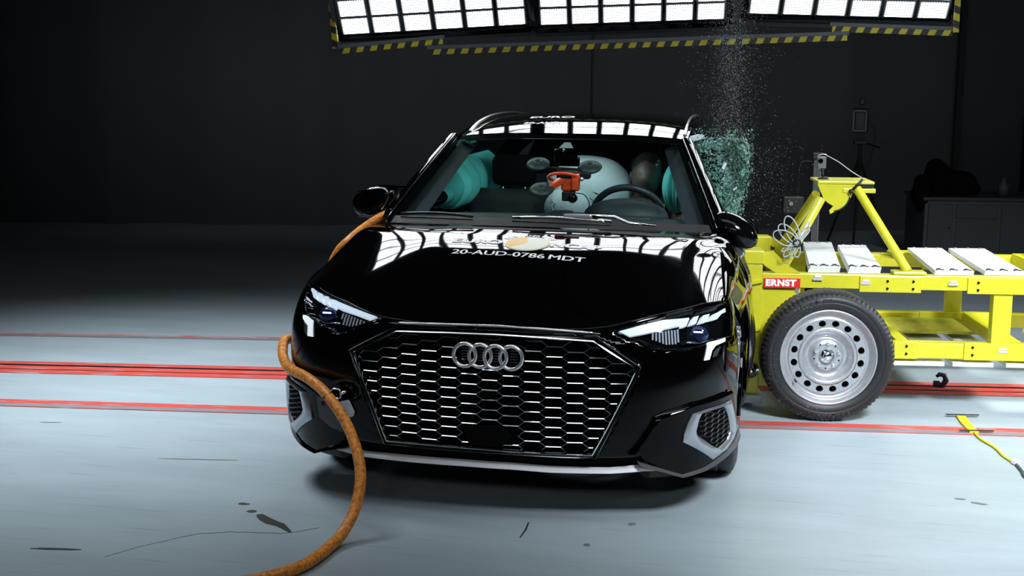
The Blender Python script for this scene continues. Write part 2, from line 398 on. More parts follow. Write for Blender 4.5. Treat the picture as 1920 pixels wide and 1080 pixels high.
def clip(a, b):
    ia, ib = inside(*a), inside(*b)
    if ia and ib: return a, b
    if not ia and not ib: return None
    if ib: a, b = b, a
    lo, hi = 0, 1
    for _ in range(12):
        m = (lo+hi)/2; q = (a[0]+(b[0]-a[0])*m, a[1]+(b[1]-a[1])*m)
        if inside(*q): lo = m
        else: hi = m
    return a, (a[0]+(b[0]-a[0])*lo, a[1]+(b[1]-a[1])*lo)
PX_, PZ_, Z0_ = .0795, .0385, .4925
RP = [(-.15, .662), (-.125, .682), (.125, .682), (.15, .662), (.128, .594), (.085, .575), (-.085, .575), (-.128, .594)]
def inring(x, z): return inpoly(x, z, RP)
SENSX = [(fas(s, z)[0], z) for s, z in SENS]
comb = MB(); lines = MB(); nbar = 0; bar_me = None
for k in range(-7, 8):
    for n in range(-8, 8):
        x = k*PX_; z = Z0_+(n+(.5 if k % 2 else 0))*PZ_
        segs = [((x-.027, z), (x+.027, z), True), ((x+.027, z), (x+PX_-.027, z+PZ_/2), False), ((x+.027, z), (x+PX_-.027, z-PZ_/2), False)]
        for a, b, hz in segs:
            c = clip(a, b)
            if not c: continue
            a2, b2 = c
            mx, mz = (a2[0]+b2[0])/2, (a2[1]+b2[1])/2
            if inring(mx, mz) or inpoly(mx, mz, SENSX): continue
            if math.hypot(a2[0]-b2[0], a2[1]-b2[1]) < .006: continue
            A, B = fx(*a2, -.016), fx(*b2, -.016)
            dep = Vector((0, .036, 0))
            d = (B-A); up = Vector((0, 1, 0)).cross(d).normalized()*(.0035 if hz else .0028)
            V = [comb.bm.verts.new(q) for q in (A-up, A+up, B+up, B-up)]; U = [comb.bm.verts.new(q+dep+Vector((0, 0, -.006))) for q in (A-up, A+up, B+up, B-up)]
            for q in ((0, 1, 2, 3), (7, 6, 5, 4), (0, 4, 5, 1), (1, 5, 6, 2), (2, 6, 7, 3), (3, 7, 4, 0)):
                W8 = V+U; comb.bm.faces.new([W8[t] for t in q])
            if hz:
                m_ = MB(); L = (B-A).length
                m_.box((0, 0, 0), (L+.006, .0050, .0050), Matrix.Rotation(math.radians(43), 3, 'X'), bev=.0008)
                o = m_.done('chrome_bar', DCHROME if n > 3 else CHROME, gr)
                dn = (B-A).normalized(); o.matrix_local = Matrix.Translation((A+B)/2+Vector((0, -.003, 0))) @ Matrix((dn, Vector((0, 1, 0)).cross(Vector((0, 0, 1))).cross(dn) if False else (Vector((0, 0, 1)).cross(dn)).normalized(), dn.cross(Vector((0, 0, 1)).cross(dn)).normalized())).transposed().to_4x4()
                nbar += 1
            else:
                lines.bar(A+Vector((0, -.003, 0)), B+Vector((0, -.003, 0)), .0025, .0025, (0, 1, 0))
comb.done('honeycomb_mesh', GLOSSBLK, gr)['kind'] = 'stuff'
lines.done('honeycomb_edge', DCHROME, gr)['kind'] = 'stuff'
rp = MB(); rp.prism(RP, .012, lambda x, z, d: fx(x, z, -.012-d*.6)); o = rp.done('emblem_plate', GLOSSBLK, gr)
for i, (cx, cz) in enumerate([(-.0865, .630), (-.029, .6285), (.029, .627), (.0865, .6265)]):
    m_ = MB(); m_.tube([fx(cx, cz, 0)*0+Vector((cx+.0415*math.cos(t*math.pi/24), -.022+(.004 if i % 2 else 0), cz+.0425*math.sin(t*math.pi/24))) for t in range(48)], .0074, 12, closed=True)
    m_.done('emblem_ring', RINGC, gr, True)
    for q in range(5):
        w = .028 if i in (0, 3) else .02; cx2 = cx+(-.006 if i == 0 else .006 if i == 3 else 0)
        m_ = MB(); m_.box((cx2, fx(cx, cz, .004).y-.004, cz-.022+q*.0105), (w, .004, .0022)); m_.done('emblem_backing_line', DCHROME, gr)
sn = skin_obj('radar_cover', SENS, -.02, .0, DEEP, gr)
sn['label'] = 'flat black sensor cover in the lower grille'
# lips and skirts
strip_obj('lower_lip', LIPU, LIPL, [(.12, -.02), (.12, -.002), (.3, .006), (.62, .010), (.78, .002), (.78, -.02)], SILVERP, car, closed=False)['label'] = 'silver strip along the bumper base'
skin_obj('lower_intake', [(-.44, .255), (-.3, .25), (0, .252), (.3, .25), (.44, .255), (.47, .212), (.2, .21), (0, .213), (-.2, .21), (-.47, .212)], -.03, -.02, DEEP, car)
mir = lambda P: [(-a, b) for a, b in P]
POD_R = [(.497, .4), (.608, .438), (.747, .448), (.825, .454), (.865, .36), (.90, .282), (.86, .245), (.768, .215), (.678, .187), (.587, .173), (.512, .207), (.444, .248), (.432, .282), (.446, .328)]
for sg in (1, -1):
    f = (lambda P: P) if sg == 1 else mir
    pod = skin_obj('intake_pod', f(POD_R), -.01, .010, GLOSSBLK, car)
    so = strip_obj('intake_surround', f(SO_R), f(SI_R), [(0, 0), (0, .016), (.3, .024), (.8, .020), (1, .010), (1, -.03)], SATIN, car, 4)
    so['label'] = 'satin silver trapezoid surround of the side intake'
    cx = sum(a for a, b in SI_R)/len(SI_R); cz = sum(b for a, b in SI_R)/len(SI_R)
    back = skin_obj('intake_mesh', [(a+(cx-a)*.02, b) for a, b in f(SI_R)], -.02, .011, DEEP, car)
    hm = MB()
    for k in range(8):
        for n in range(12):
            s = .61+k*.034; z = .235+(n+(.5 if k % 2 else 0))*.019
            for (a1, b1), (a2, b2) in ((((s-.011), z), ((s+.011), z)), ((s+.011, z), (s+.023, z+.0095)), ((s+.011, z), (s+.023, z-.0095))):
                if inpoly(a1, b1, SI_R) and inpoly(a2, b2, SI_R):
                    hm.bar(fasv(sg*a1, b1, .012), fasv(sg*a2, b2, .012), .004, .0035, (0, 1, 0))
    hm.done('intake_honeycomb', PLAST, back)
    # blade over the intake
    bl = [(.392, .269), (.431, .334), (.47, .411), (.502, .427), (.608, .454), (.706, .462), (.81, .468)]
    b2 = [(.433, .268), (.461, .327), (.492, .387), (.507, .405), (.608, .434), (.707, .443), (.812, .448)]
    strip_obj('bumper_blade', f(bl), f(b2), [(0, -.004), (.2, .014), (.6, .020), (1, -.004)], PAINT, car, 4, False)
    # skirt under the pod
    su = [(.43, .235), (.512, .205), (.587, .176), (.678, .190), (.768, .218), (.86, .248), (.905, .285)]
    sl = [(.45, .212), (.512, .190), (.587, .163), (.69, .172), (.78, .186), (.875, .205), (.925, .23)]
    strip_obj('bumper_skirt', f(su), f(sl), [(0, -.01), (0, .014), (.5, .022), (1, .006), (1, -.02)], GLOSSBLK if sg == -1 else mat('grey_skirt', (.08, .085, .09), .2), car, 3, False)
o = skin_obj('intake_grey_reflection', PAN_L, .008, .012, mat('grey_insert', (.05, .055, .06), .25), car)  # grey reflection beside the left intake, painted in as a lighter plate
# headlights
for nm, H_, D_, P_, F_, sg in (('L', HL_L, DRL_L, PROJ_L, FLU_L, -1), ('R', HL_R, DRL_R, PROJ_R, FLU_R, 1)):
    h = skin_obj('headlight', H_, -.045, -.030, DEEP, car)
    skin_obj('housing_frame', [(a*.99+.006*sg, b) for a, b in P_], -.03, -.022, mat('lamp_housing', (.012, .014, .022), .15, .4), h)
    for q in D_[:4]: skin_obj('daytime_light', q, -.02, .003, mat('drl_white', (.72, .80, .84), .35, emit=(.85, .95, 1), es=.62), h)
    skin_obj('lower_light', D_[4], -.004, .007, mat('drl_white'), h)
    fl = MB(); s0 = min(a for a, b in F_); s1 = max(a for a, b in F_); N = 9
    for k in range(N):
        s = s0+(s1-s0)*(k+.5)/N
        zz = [b/100 for b in range(640, 800) if False]
        zs = [z/1000 for z in range(640, 800, 2) if inpoly(s, z/1000, F_)]
        if len(zs) > 2: fl.bar(fasv(s, min(zs), -.018), fasv(s+.002, max(zs), -.016), .006, (s1-s0)/N*.62, (0, 1, 0))
    fl.done('reflector_fin', mat('reflector', (.72, .75, .78), .4, .4), h)
    pc = Vector((sum(a for a, b in P_)/len(P_), sum(b for a, b in P_)/len(P_), 0)); c = fasv(pc.x+.01*sg, pc.y+.004, -.018)
    m_ = MB(); m_.ell(c, (.038, .02, .030), 24, 16); m_.done('projector_lens', mat('projector_glass', (.03, .05, .16), .05, .6, 1), h, True)
    m_ = MB(); m_.box(c+Vector((0, -.021, .012)), (.034, .003, .006), bev=.001); m_.done('lamp_diode', mat('lamp_glow', (.6, .7, 1), .3, emit=(.75, .82, 1), es=2.2), h)
    m_ = MB(); m_.tube([fasv(pc.x+sg*t, pc.y-.028+.012*abs(t)*8, -.012) for t in (-.055, -.03, 0, .03, .055)], .004, 8); m_.done('lamp_trim', CHROME, h, True)
    # clear cover
    skin_obj('lamp_cover', [(a, b) for a, b in H_], .005, .006, LENSG, h)
    edge = MB(); edge.tube([fasv(a, b, .002) for a, b in densify(H_, 2)], .0022, 6, closed=True); edge.done('lamp_edge', GLOSSBLK, h, True)
skin_obj('lower_light_insert', DRLI, .004, .008, mat('grey_insert'), car)
# towing eye with torn hole and white cover flap
skin_obj('bumper_hole', EYEH, -.04, -.03, DEEP, car)
te = MB(); c = fasv(*EYE[0], .03)
te.tube([c+Vector((.021*math.copysign(abs(math.cos(t))**.7, math.cos(t)), 0, .019*math.copysign(abs(math.sin(t))**.7, math.sin(t)))) for t in [k*math.pi/14 for k in range(28)]], .0035, 8, closed=True)
te.tube([c+Vector((.018, 0, 0)), c+Vector((.05, .06, .01))], .006, 8)
te.done('towing_eye', CHROME, car, True)
b = MB(); 
for dx, dz, r in ((.035, .02, .010), (.02, .028, .007), (.05, -.005, .006)): b.ell(fasv(EYE[0][0]+dx, EYE[0][1]+dz, -.01), (r, r, r), 10, 8)
b.done('torn_clip', PLAST, car, True)
skin_obj('tow_cover_flap', COV, .006, .014, mat('white_plastic', (.62, .62, .68), .4), car)

# bonnet: from the nose edge back to the windscreen base
def hood_pt(s, v):
    S = Vector(fas(s, zt(s)))
    r = s/.85
    xr = .755*r; yr = 1.13+.14*r*r; zr = .972-.012*r*r
    g = (smooth_tab(.05+v*1.15, HC)-HC[0][1])/(HC[-1][1]-HC[0][1])
    q_ = min(v, .82)
    gs = 1.37*min(v, .66)+(0 if v < .66 else 1.37*(q_-.66)-1.32*(q_-.66)**2/.32)+(.05*(v-.82) if v > .82 else 0)
    g = g+(gs/1.0267-g)*min(1, r*r*1.3)
    w = v
    p = Vector((S.x+(xr-S.x)*w, S.y+(yr-S.y)*v, S.z+(zr-S.z)*g))
    # raised centre with soft creases
    a = abs(r); e = min(1, max(0, (a-.46)/.22)); e = e*e*(3-2*e)
    p.z += .0045*(1-e)*min(1, v*4)*(1-.3*v)
    # crumpled corner on the struck side
    if s > .66 and v > .5:
        k = .8*min(1, (s-.66)/.19)*min(1, (v-.5)/.4)
        p.z += k*(.018*math.sin(s*21+v*9)+.010*math.sin(v*31-s*12))
        p.x -= k*.008
    return p
vs, fs = [], []; NU, NV = 110, 60
for i in range(NU+1):
    for j in range(NV+1): vs.append(hood_pt(-.85+1.7*i/NU, j/NV))
for i in range(NU):
    for j in range(NV): a = i*(NV+1)+j; fs.append((a, a+NV+1, a+NV+2, a+1))
bonnet = mesh('bonnet', vs, fs, PAINT, car, True)
HB = BVHTree.FromPolygons([Vector(v) for v in vs], fs)
def onhood(x, y, d=.0015):
    h = HB.ray_cast(Vector((x, y, 2)), Vector((0, 0, -1)))
    return Vector((x, y, (h[0].z if h[0] else .95)+d))
# front edge seam of the bonnet
m_ = MB(); m_.tube([fasv(s/40, zt(s/40)+.001, .001) for s in range(-33, 34)], .0028, 8); m_.done('bonnet_edge', GLOSSBLK, car, True)
def taper(y):
    if y < .95: return .985+.015*(y-.5)/.45
    if y > 3.4: return 1-.09*((y-3.4)/.9)**2
    return 1.0
def side_x(y, z, sg): return sg*(1 if sg > 0 else 1.02)*smooth_tab(z, BW)*taper(y)
SIDE_SC = {}
for sg in (1, -1):
    # shoulder from bonnet edge down to the flank
    vs, fs = [], []; NV, NK = 40, 12
    for j in range(NV+1):
        v = j/NV; A = hood_pt(.85*sg, v)
        if sg > 0:
            dz = 0
        y = A.y+(0 if v > 0 else 0)
        fxm = None
        if y < .60:
            lo, hi = .85, 1.0
            for _ in range(20):
                m = (lo+hi)/2
                if fas(m*sg, .79)[1] < y: lo = m
                else: hi = m
            B = Vector(fas(lo*sg, .79)); B.y = y
            if v == 0: B = Vector(fas(.87*sg, .79))
        else: B = Vector((side_x(y, .79, sg), y, .79))
        C = Vector((B.x-(B.x-A.x)*.10, y, A.z-.004+ (0)))
        for k in range(NK+1):
            t = k/NK; q = A*(1-t)**2+C*2*t*(1-t)+B*t*t
            if sg > 0 and v > .35: q.x += .012*math.sin(t*3.1)*math.sin(v*17); q.z -= .01*math.sin(t*3.1)*math.sin(v*9)
            vs.append(q)
    for j in range(NV):
        for k in range(NK): a = j*(NK+1)+k; fs.append((a, a+1, a+NK+2, a+NK+1))
    mesh('front_wing_top', vs, fs, PAINT, car, True)
    # flank panels with wheel arches cut out
    def panel(name, y0, y1, z0, z1, parent=car, m=PAINT):
        ny = max(6, int((y1-y0)/.03)); nz = 26; vs, fs, ok = [], [], []
        for i in range(ny+1):
            for j in range(nz+1):
                y = y0+(y1-y0)*i/ny; z = z0+(z1-z0)*j/nz
                for cy in (.87, 3.50):
                    d = math.hypot(y-cy, z-.33)
                    if .30 < d < .375: y = cy+(y-cy)*.375/d; z = .33+(z-.33)*.375/d
                cr = 0
                if sg > 0 and 1.35 < y < 2.9: cr = -.16*math.sin((y-1.35)/1.55*math.pi)**2*max(0, 1-abs(z-.55)/.5)
                bulge = .012*math.exp(-((z-.72)/.03)**2)-.012*math.exp(-((z-.42)/.08)**2)
                vs.append((side_x(y, z, sg)+sg*bulge+cr, y, z)); ok.append(min(math.hypot(y-.87, z-.33), math.hypot(y-3.5, z-.33)) > .36)
        for i in range(ny):
            for j in range(nz):
                a = i*(nz+1)+j; q = (a, a+nz+1, a+nz+2, a+1)
                if all(ok[t] for t in q): fs.append(q)
        return mesh(name, vs, fs, m, parent, True)
    panel('front_wing', .585, 1.36, .20, .79)
    panel('front_door', 1.366, 2.44, .20, .955)
    panel('rear_door', 2.446, 3.28, .20, .955)
    panel('rear_quarter', 3.286, 4.25, .22, .955)
    for nm_, y in (('front_door_handle', 2.25), ('rear_door_handle', 3.08)):
        m_ = MB(); m_.box((side_x(y, .82, sg)+sg*.02, y, .82), (.02, .2, .03), bev=.007); m_.done('door_handle', PAINT, car)
    m_ = MB(); m_.box((side_x(2, .2, sg)*.97, 2.2, .2), (.06, 1.7, .09), bev=.02); m_.done('sill_trim', PLAST, car)
    # window glass, pillars
    def gh(y, t):   # greenhouse side: t 0 belt .. 1 roof edge
        ztop = smooth_tab(y, [(1.3, 1.02), (1.92, 1.335), (2.3, 1.375), (2.8, 1.39), (3.4, 1.36), (3.95, 1.25)])
        xt = smooth_tab(y, [(1.3, .735), (1.92, .565), (2.4, .56), (3.4, .54), (3.95, .50)])
        zb_ = .955; xb = .78*taper(y)
        return Vector((sg*(xb+(xt-xb)*t+.035*math.sin(t*math.pi)), y, zb_+(ztop-zb_)*t))
    def ghp(name, y0, y1, t0, t1, m, off=0):
        vs, fs = [], []; ny, nt = max(3, int((y1-y0)/.06)), 8
        for i in range(ny+1):
            for j in range(nt+1): q = gh(y0+(y1-y0)*i/ny, t0+(t1-t0)*j/nt); q.x += sg*off; vs.append(q)
        for i in range(ny):
            for j in range(nt): a = i*(nt+1)+j; fs.append((a, a+nt+1, a+nt+2, a+1))
        return mesh(name, vs, fs, m, car, True)
    if sg < 0: ghp('front_side_window', 1.45, 2.42, 0, .93, SIDEG)
    ghp('rear_side_window', 2.5, 3.5, 0, .93, SIDEG)
    ghp('centre_pillar', 2.40, 2.52, 0, 1, GLOSSBLK, .004)
    ghp('rear_pillar', 3.48, 3.98, 0, 1, PAINT, .004)
    ghp('roof_edge', 1.9, 3.6, .9, 1.0, PAINT, .003)
    m_ = MB(); m_.tube([gh(y, .0)+Vector((sg*.006, 0, 0)) for y in [1.36+k*.1 for k in range(26)]], .007, 8); m_.done('belt_trim', DCHROME, car, True)
    # wheel, arch lip, inner arch
    for cy in (.87, 3.50):
        tw = thing  # (wheel is a part)
        cx = sg*.775
        def tm(k, i, r, a):
            if i in (3, 4, 11, 12) and k % 2: return r-.008, a
            return r, a
        prof = [(.20, -.09), (.235, -.108), (.27, -.112), (.305, -.100), (.315, -.085), (.316, -.05), (.306, -.047), (.306, -.04), (.316, -.037), (.316, .037), (.306, .04), (.316, .05), (.315, .085), (.305, .100), (.27, .112), (.235, .108), (.20, .09)]
        m_ = MB(); m_.lathe([(r, a) for r, a in prof], (cx, cy, .317), 'X', 72, mod=tm); wl = m_.done('wheel', RUBBER, car, True)
        m_ = MB(); m_.lathe([(.222, sg*.10), (.215, sg*.105), (.205, sg*.09), (.20, sg*.03), (.2, -sg*.09)], (cx, cy, .317), 'X', 48); m_.done('rim', STEELP, wl, True)
        for q in range(5):
            a = q*2*math.pi/5+.3; m_ = MB()
            m_.bar((cx+sg*.085, cy+.03*math.cos(a), .317+.03*math.sin(a)), (cx+sg*.075, cy+.205*math.cos(a), .317+.205*math.sin(a)), .03, .04, (1, 0, 0), .006); m_.done('spoke', STEELP, wl)
        m_ = MB(); m_.lathe([(.001, sg*.10), (.035, sg*.10), (.04, sg*.08), (.04, 0)], (cx, cy, .317), 'X', 24); m_.done('hub', STEELP, wl, True)
        m_ = MB(); m_.lathe([(.39, -sg*.02), (.39, -sg*.32), (.001, -sg*.34)], (sg*.90, cy, .33), 'X', 40)
        bmesh.ops.delete(m_.bm, geom=[f for f in m_.bm.faces if f.calc_center_median().z < .2], context='FACES'); m_.done('wheel_arch_liner', DEEP, car)
    m_ = MB(); m_.tube([(side_x(.87+.375*math.cos(t), .33+.375*math.sin(t), sg)+sg*.002, .87+.375*math.cos(t), .33+.375*math.sin(t)) for t in [math.pi*(k/24) for k in range(25)]], .008, 6); m_.done('arch_lip', PAINT, car, True)
# underbody and cabin shell
m_ = MB(); m_.box((0, 2.2, .30), (1.30, 3.9, .16), bev=.03); m_.box((0, .55, .50), (1.1, .55, .3), bev=.03); m_.done('underbody', DEEP, car)
m_ = MB(); m_.box((0, 2.75, .50), (1.50, 2.6, .06)); m_.box((0, 3.5, .72), (1.35, .08, .5)); m_.done('cabin_floor', TEXTILE, car)
# roof
def roof_pt(u, v):
    y = 1.90+2.1*v+.07*u*u*(1-v)
    z = smooth_tab(y, [(1.90, 1.350), (2.1, 1.383), (2.3, 1.408), (2.5, 1.421), (2.8, 1.426), (3.2, 1.415), (3.7, 1.375), (4.0, 1.31)])-.036*abs(u)**2.6
    x = u*smooth_tab(y, [(1.9, .575), (2.4, .565), (3.4, .545), (4.0, .50)])
    return Vector((x-.0, y, z))
vs, fs = [], []; NU, NV = 48, 50
for i in range(NU+1):
    for j in range(NV+1): vs.append(roof_pt(-1+2*i/NU, j/NV))
for i in range(NU):
    for j in range(NV): a = i*(NV+1)+j; fs.append((a, a+NV+1, a+NV+2, a+1))
mesh('roof', vs, fs, PAINT, car, True)
RB = BVHTree.FromPolygons([Vector(v) for v in vs], fs)
for sg in (1, -1):
    m_ = MB(); pts = [roof_pt(sg*.93, (y-1.9)/2.1)+Vector((sg*.012, 0, dz)) for y, dz in ((1.98, -.002), (2.06, .005), (2.2, .011), (2.5, .013), (3.0, .013), (3.45, .011), (3.65, .0))]
    m_.tube(spline(pts, 5), .009, 10); m_.done('roof_rail', DCHROME, car, True)
# headliner (dark) just under the roof
vs2 = [Vector((v.x*.97, v.y, v.z-.03)) for v in vs]; mesh('headliner', vs2, [f[::-1] for f in fs], TEXTILE, car, True)
# tail
vs, fs = [], []
for j, (z, y, w) in enumerate([(1.31, 4.0, .50), (1.1, 4.16, .62), (.96, 4.22, .74), (.75, 4.28, .80), (.5, 4.33, .82), (.25, 4.26, .78)]):
    for i in range(13): u = -1+i/6; vs.append((u*w, y-.09*abs(u)**3, z))
for j in range(5):
    for i in range(12): a = j*13+i; fs.append((a, a+1, a+14, a+13))
mesh('tailgate', vs, fs, PAINT, car, True)
# windscreen
def ws(u, t, off=0):
    b = Vector((u*.735+.008, 1.12+.09*u*u, .985-.012*u*u)); c = Vector((u*.555-.025, 1.90+.03*u*u, 1.347-.020*u*u))
    p = b.lerp(c, t); p += Vector((0, -.447, .894))*(.006*math.sin(t*math.pi)+off); return p
def wsgrid(name, u0, u1, t0, t1, m, off, parent=car, nu=30, nt=16):
    vs, fs = [], []
    for i in range(nu+1):
        for j in range(nt+1): vs.append(ws(u0+(u1-u0)*i/nu, t0+(t1-t0)*j/nt, off))
    for i in range(nu):
        for j in range(nt): a = i*(nt+1)+j; fs.append((a, a+nt+1, a+nt+2, a+1))
    return mesh(name, vs, fs, m, parent, True)
wsc = wsgrid('windscreen', -1, 1, 0, 1, WGLASS, 0)
for a in ((-1, 1, 0, .05), (-1, 1, .945, 1), (-1, -.955, 0, 1), (.955, 1, 0, 1)): wsgrid('black_border', *a, GLOSSBLK, -.002, wsc, 20 if a[1]-a[0] > 1 else 3, 12 if a[3]-a[2] > .5 else 3)
vsn = [ws(u, t, -.004) for u, t in ((-.10, .975), (-.045, .90), (.055, .90), (.11, .975))]
o = mesh('sensor_window', [ws(-.035, .83, -.003), ws(.085, .83, -.003), ws(.05, .90, -.003), ws(0.0, .90, -.003)], [(0, 1, 2, 3)], mat('sensor_grey', (.35, .42, .42), .5), wsc)
for sg in (1, -1):
    vs, fs = [], []; N = 16; W_ = [(0, 0), (.02, .012), (.055, .008), (.085, -.02), (.09, -.05)]
    for i in range(N+1):
        t = i/N; q = ws(sg, t)
        for dx, dn in W_: vs.append(q+Vector((sg*dx*(1-.15*t), dx*.5, dn)))
    K = len(W_)
    for i in range(N):
        for k in range(K-1): a = i*K+k; fs.append((a, a+1, a+K+1, a+K))
    mesh('windscreen_pillar', vs, fs, PAINT, car, True)
    m_ = MB(); m_.tube([ws(sg, i/12)+Vector((sg*.012, 0, .012)) for i in range(13)], .002, 6); m_.done('pillar_trim', DCHROME, car, True)
    # inner pillar lining
    vs = []
    for i in range(9):
        t = i/8; vs += [ws(sg*.97, t, -.03), ws(sg*(.86 if sg > 0 else .84), t, -.06)]
    mesh('pillar_lining', vs, [(2*i, 2*i+1, 2*i+3, 2*i+2) for i in range(8)], DASH, car, True)
wsgrid('scuttle_panel', -.98, .98, -.03, .045, PLAST, .004, car, 24, 2)
# wipers
def wiper(u0, u1, t0, t1, m_ar, name='wiper'):
    o = MB(); o.tube([ws(u0+(u1-u0)*k/8, t0+(t1-t0)*(k/8)**1, .022+.01*math.sin(k/8*3.1)) for k in range(9)], .007, 8); w = o.done(name, m_ar, car, True)
    o = MB(); o.tube([ws(u0+(u1-u0)*k/8, t0+(t1-t0)*k/8-.012, .012) for k in range(9)], .004, 6); o.done('wiper_blade', PLAST, w, True); return w
wiper(-.20, .40, .018, .008, CHROME); wiper(-.93, -.45, .03, .02, PLAST)
m_ = MB(); m_.box(ws(.20, .025, .036), (.125, .03, .02), bev=.006); m_.done('wiper_arm_joint', SATIN, car)
m_ = MB(); m_.tube([ws(.24, .02, .04), ws(.42, .01, .045), ws(.5, -.02, .035), ws(.66, -.03, .03)], .007, 8, rs=[.010, .009, .006, .003]); m_.done('wiper_arm', CHROME, car, True)
# mirrors
m_ = MB()
m_.prism([(-.951, 1.040), (-.93, 1.075), (-.87, 1.098), (-.80, 1.105), (-.765, 1.095), (-.768, 1.06), (-.79, 1.02), (-.83, .985), (-.885, .968), (-.93, .985)], .15, lambda x, z, d: Vector((x, 1.33+d+.0*abs(x), z)))
bmesh.ops.bevel(m_.bm, geom=[e for e in m_.bm.edges], offset=.012, segments=2, affect='EDGES', profile=.5)
mo = m_.done('door_mirror', PAINT, car); autosmooth(mo, 60)
m_ = MB(); m_.tube([(-.80, 1.42, 1.0), (-.735, 1.42, .975)], .022, 10); m_.done('mirror_foot', PLAST, mo, True)
m_ = MB(); m_.tube(spline([(-.87, 1.325, 1.102), (-.80, 1.322, 1.110), (-.768, 1.322, 1.09), (-.775, 1.322, 1.05), (-.80, 1.325, 1.01)], 4), .004, 6); m_.done('mirror_edge', CHROME, mo, True)
m_ = MB(); m_.box((-.86, 1.322, .975), (.1, .02, .012), Matrix.Rotation(.12, 3, 'Y'), bev=.004); m_.done('mirror_indicator', mat('grey_insert'), mo)
m_ = MB(); m_.ell((.828, 1.35, .962), (.115, .085, .066), 24, 16, Matrix.Rotation(math.radians(32), 3, 'Y'))
mo = m_.done('broken_door_mirror', mat('dusty_black', (.002, .002, .0025), .1, spec=.3), car, True); mo['label'] = 'black mirror knocked out of place by the impact'
m_ = MB(); m_.tube([(.76, 1.36, .955), (.83, 1.35, .93)], .02, 10); m_.done('mirror_foot', PLAST, mo, True)
m_ = MB(); m_.box((.835, 1.36, .875), (.09, .03, .04), Matrix.Rotation(.7, 3, 'Y'), bev=.008); m_.done('exposed_bracket', ALU, mo)
# crushed door skin and torn wing edge bulging towards the trolley
vs, fs = [], []
NI, NJ = 26, 30
for i in range(NI+1):
    for j in range(NJ+1):
        y = 1.12+.55*i/NI; z = .30+.62*j/NJ
        w = .016*math.sin(math.pi*i/NI)*(math.sin(j*.21)**2+.3)
        vs.append((side_x(y, z, 1)+.006+w, y, z+.01*math.sin(i*.9)))
for i in range(NI):
    for j in range(NJ): a = i*(NJ+1)+j; fs.append((a, a+NJ+1, a+NJ+2, a+1))
mesh('crushed_door_skin', vs, fs, PAINT, car, True)['label'] = 'door skin buckled outward by the impact'
# lettering on bonnet
WT = WHITE
def tfit(name, body, size, cx, cy, width, slope=0, bold=.0014):
    o = text_on(name, body, size, lambda x, y: Vector((x, y, 0)), WT, car, bold)
    xs = [v.co.x for v in o.data.vertices]; w = max(xs)-min(xs); x0 = (max(xs)+min(xs))/2
    src = [v.co.copy() for v in o.data.vertices]; fc = [tuple(p.vertices) for p in o.data.polygons]; vs_, fs_ = [], []
    for q, dx in enumerate((-.0016, 0, .0016)):
        b0 = len(vs_)
        for s_ in src: X = cx+(s_.x-x0)*width/w+dx; vs_.append(onhood(X, cy+s_.y+slope*(X-cx), .0015+.0003*q))
        fs_ += [tuple(t+b0 for t in f_) for f_ in fc]
    o.data.clear_geometry(); o.data.from_pydata([tuple(v) for v in vs_], [], fs_)
    return o
tfit('test_number', '20-AUD-0786', .062, -.106, .6563, .392, -.075, 0)
tfit('test_letters', 'MDT', .062, .184, .6346, .148, -.075, 0)
tfit('logo_word', 'EURO', .07, -.222, .795, .215, -.07, .003)
tfit('logo_word', 'NCAP', .07, .200, .771, .215, -.07, .003)
# small words on an arc over the disc
tx = text_mesh('FOR SAFER CARS', .034, .0012, 1.15)
xs = [v.co.x for v in tx.vertices]; W0 = max(xs)-min(xs)
for v in tx.vertices:
    a = math.pi/2-(v.co.x/W0)*math.radians(120); r = .112+v.co.y
    v.co = onhood(-.006+r*1.05*math.cos(a), .785+r*math.sin(a))
tx.update(); link('logo_arc_words', tx, WT, car)
def disc(name, r0, r1, a0, a1, m, d):
    vs, fs = [], []; N = 40
    for k in range(N+1):
        a = a0+(a1-a0)*k/N
        for r in (r0, r1): vs.append(onhood(-.006+r*math.cos(a), .785+r*.96*math.sin(a), d))
    for k in range(N): fs.append((2*k, 2*k+1, 2*k+3, 2*k+2))
    return mesh(name, vs, fs, m, car)
disc('logo_disc', 0.001, .092, 0, 2*math.pi, mat('logo_yellow', (.85, .50, .04), .4), .002)
disc('logo_disc_ring', .092, .096, 0, 2*math.pi, WT, .002)
disc('logo_disc_face', 0.001, .088, -2.4, 1.75, mat('logo_pale', (.78, .82, .66), .4), .003)
# roof lettering, small
def onroof(x, y):
    h = RB.ray_cast(Vector((x, y, 2)), Vector((0, 0, -1))); return Vector((x, y, (h[0].z if h[0] else 1.4)+.002))
t_ = text_mesh('EURO', .07, .002)
for v in t_.vertices: v.co = onroof(v.co.x*1.3-.17, 2.34+v.co.y*1.4)
link('roof_lettering', t_, WT, car)
t_ = text_mesh('20-AUD', .055, .002)
for v in t_.vertices: v.co = onroof(v.co.x-.19, 2.14+v.co.y*1.2)
link('roof_lettering', t_, WT, car)

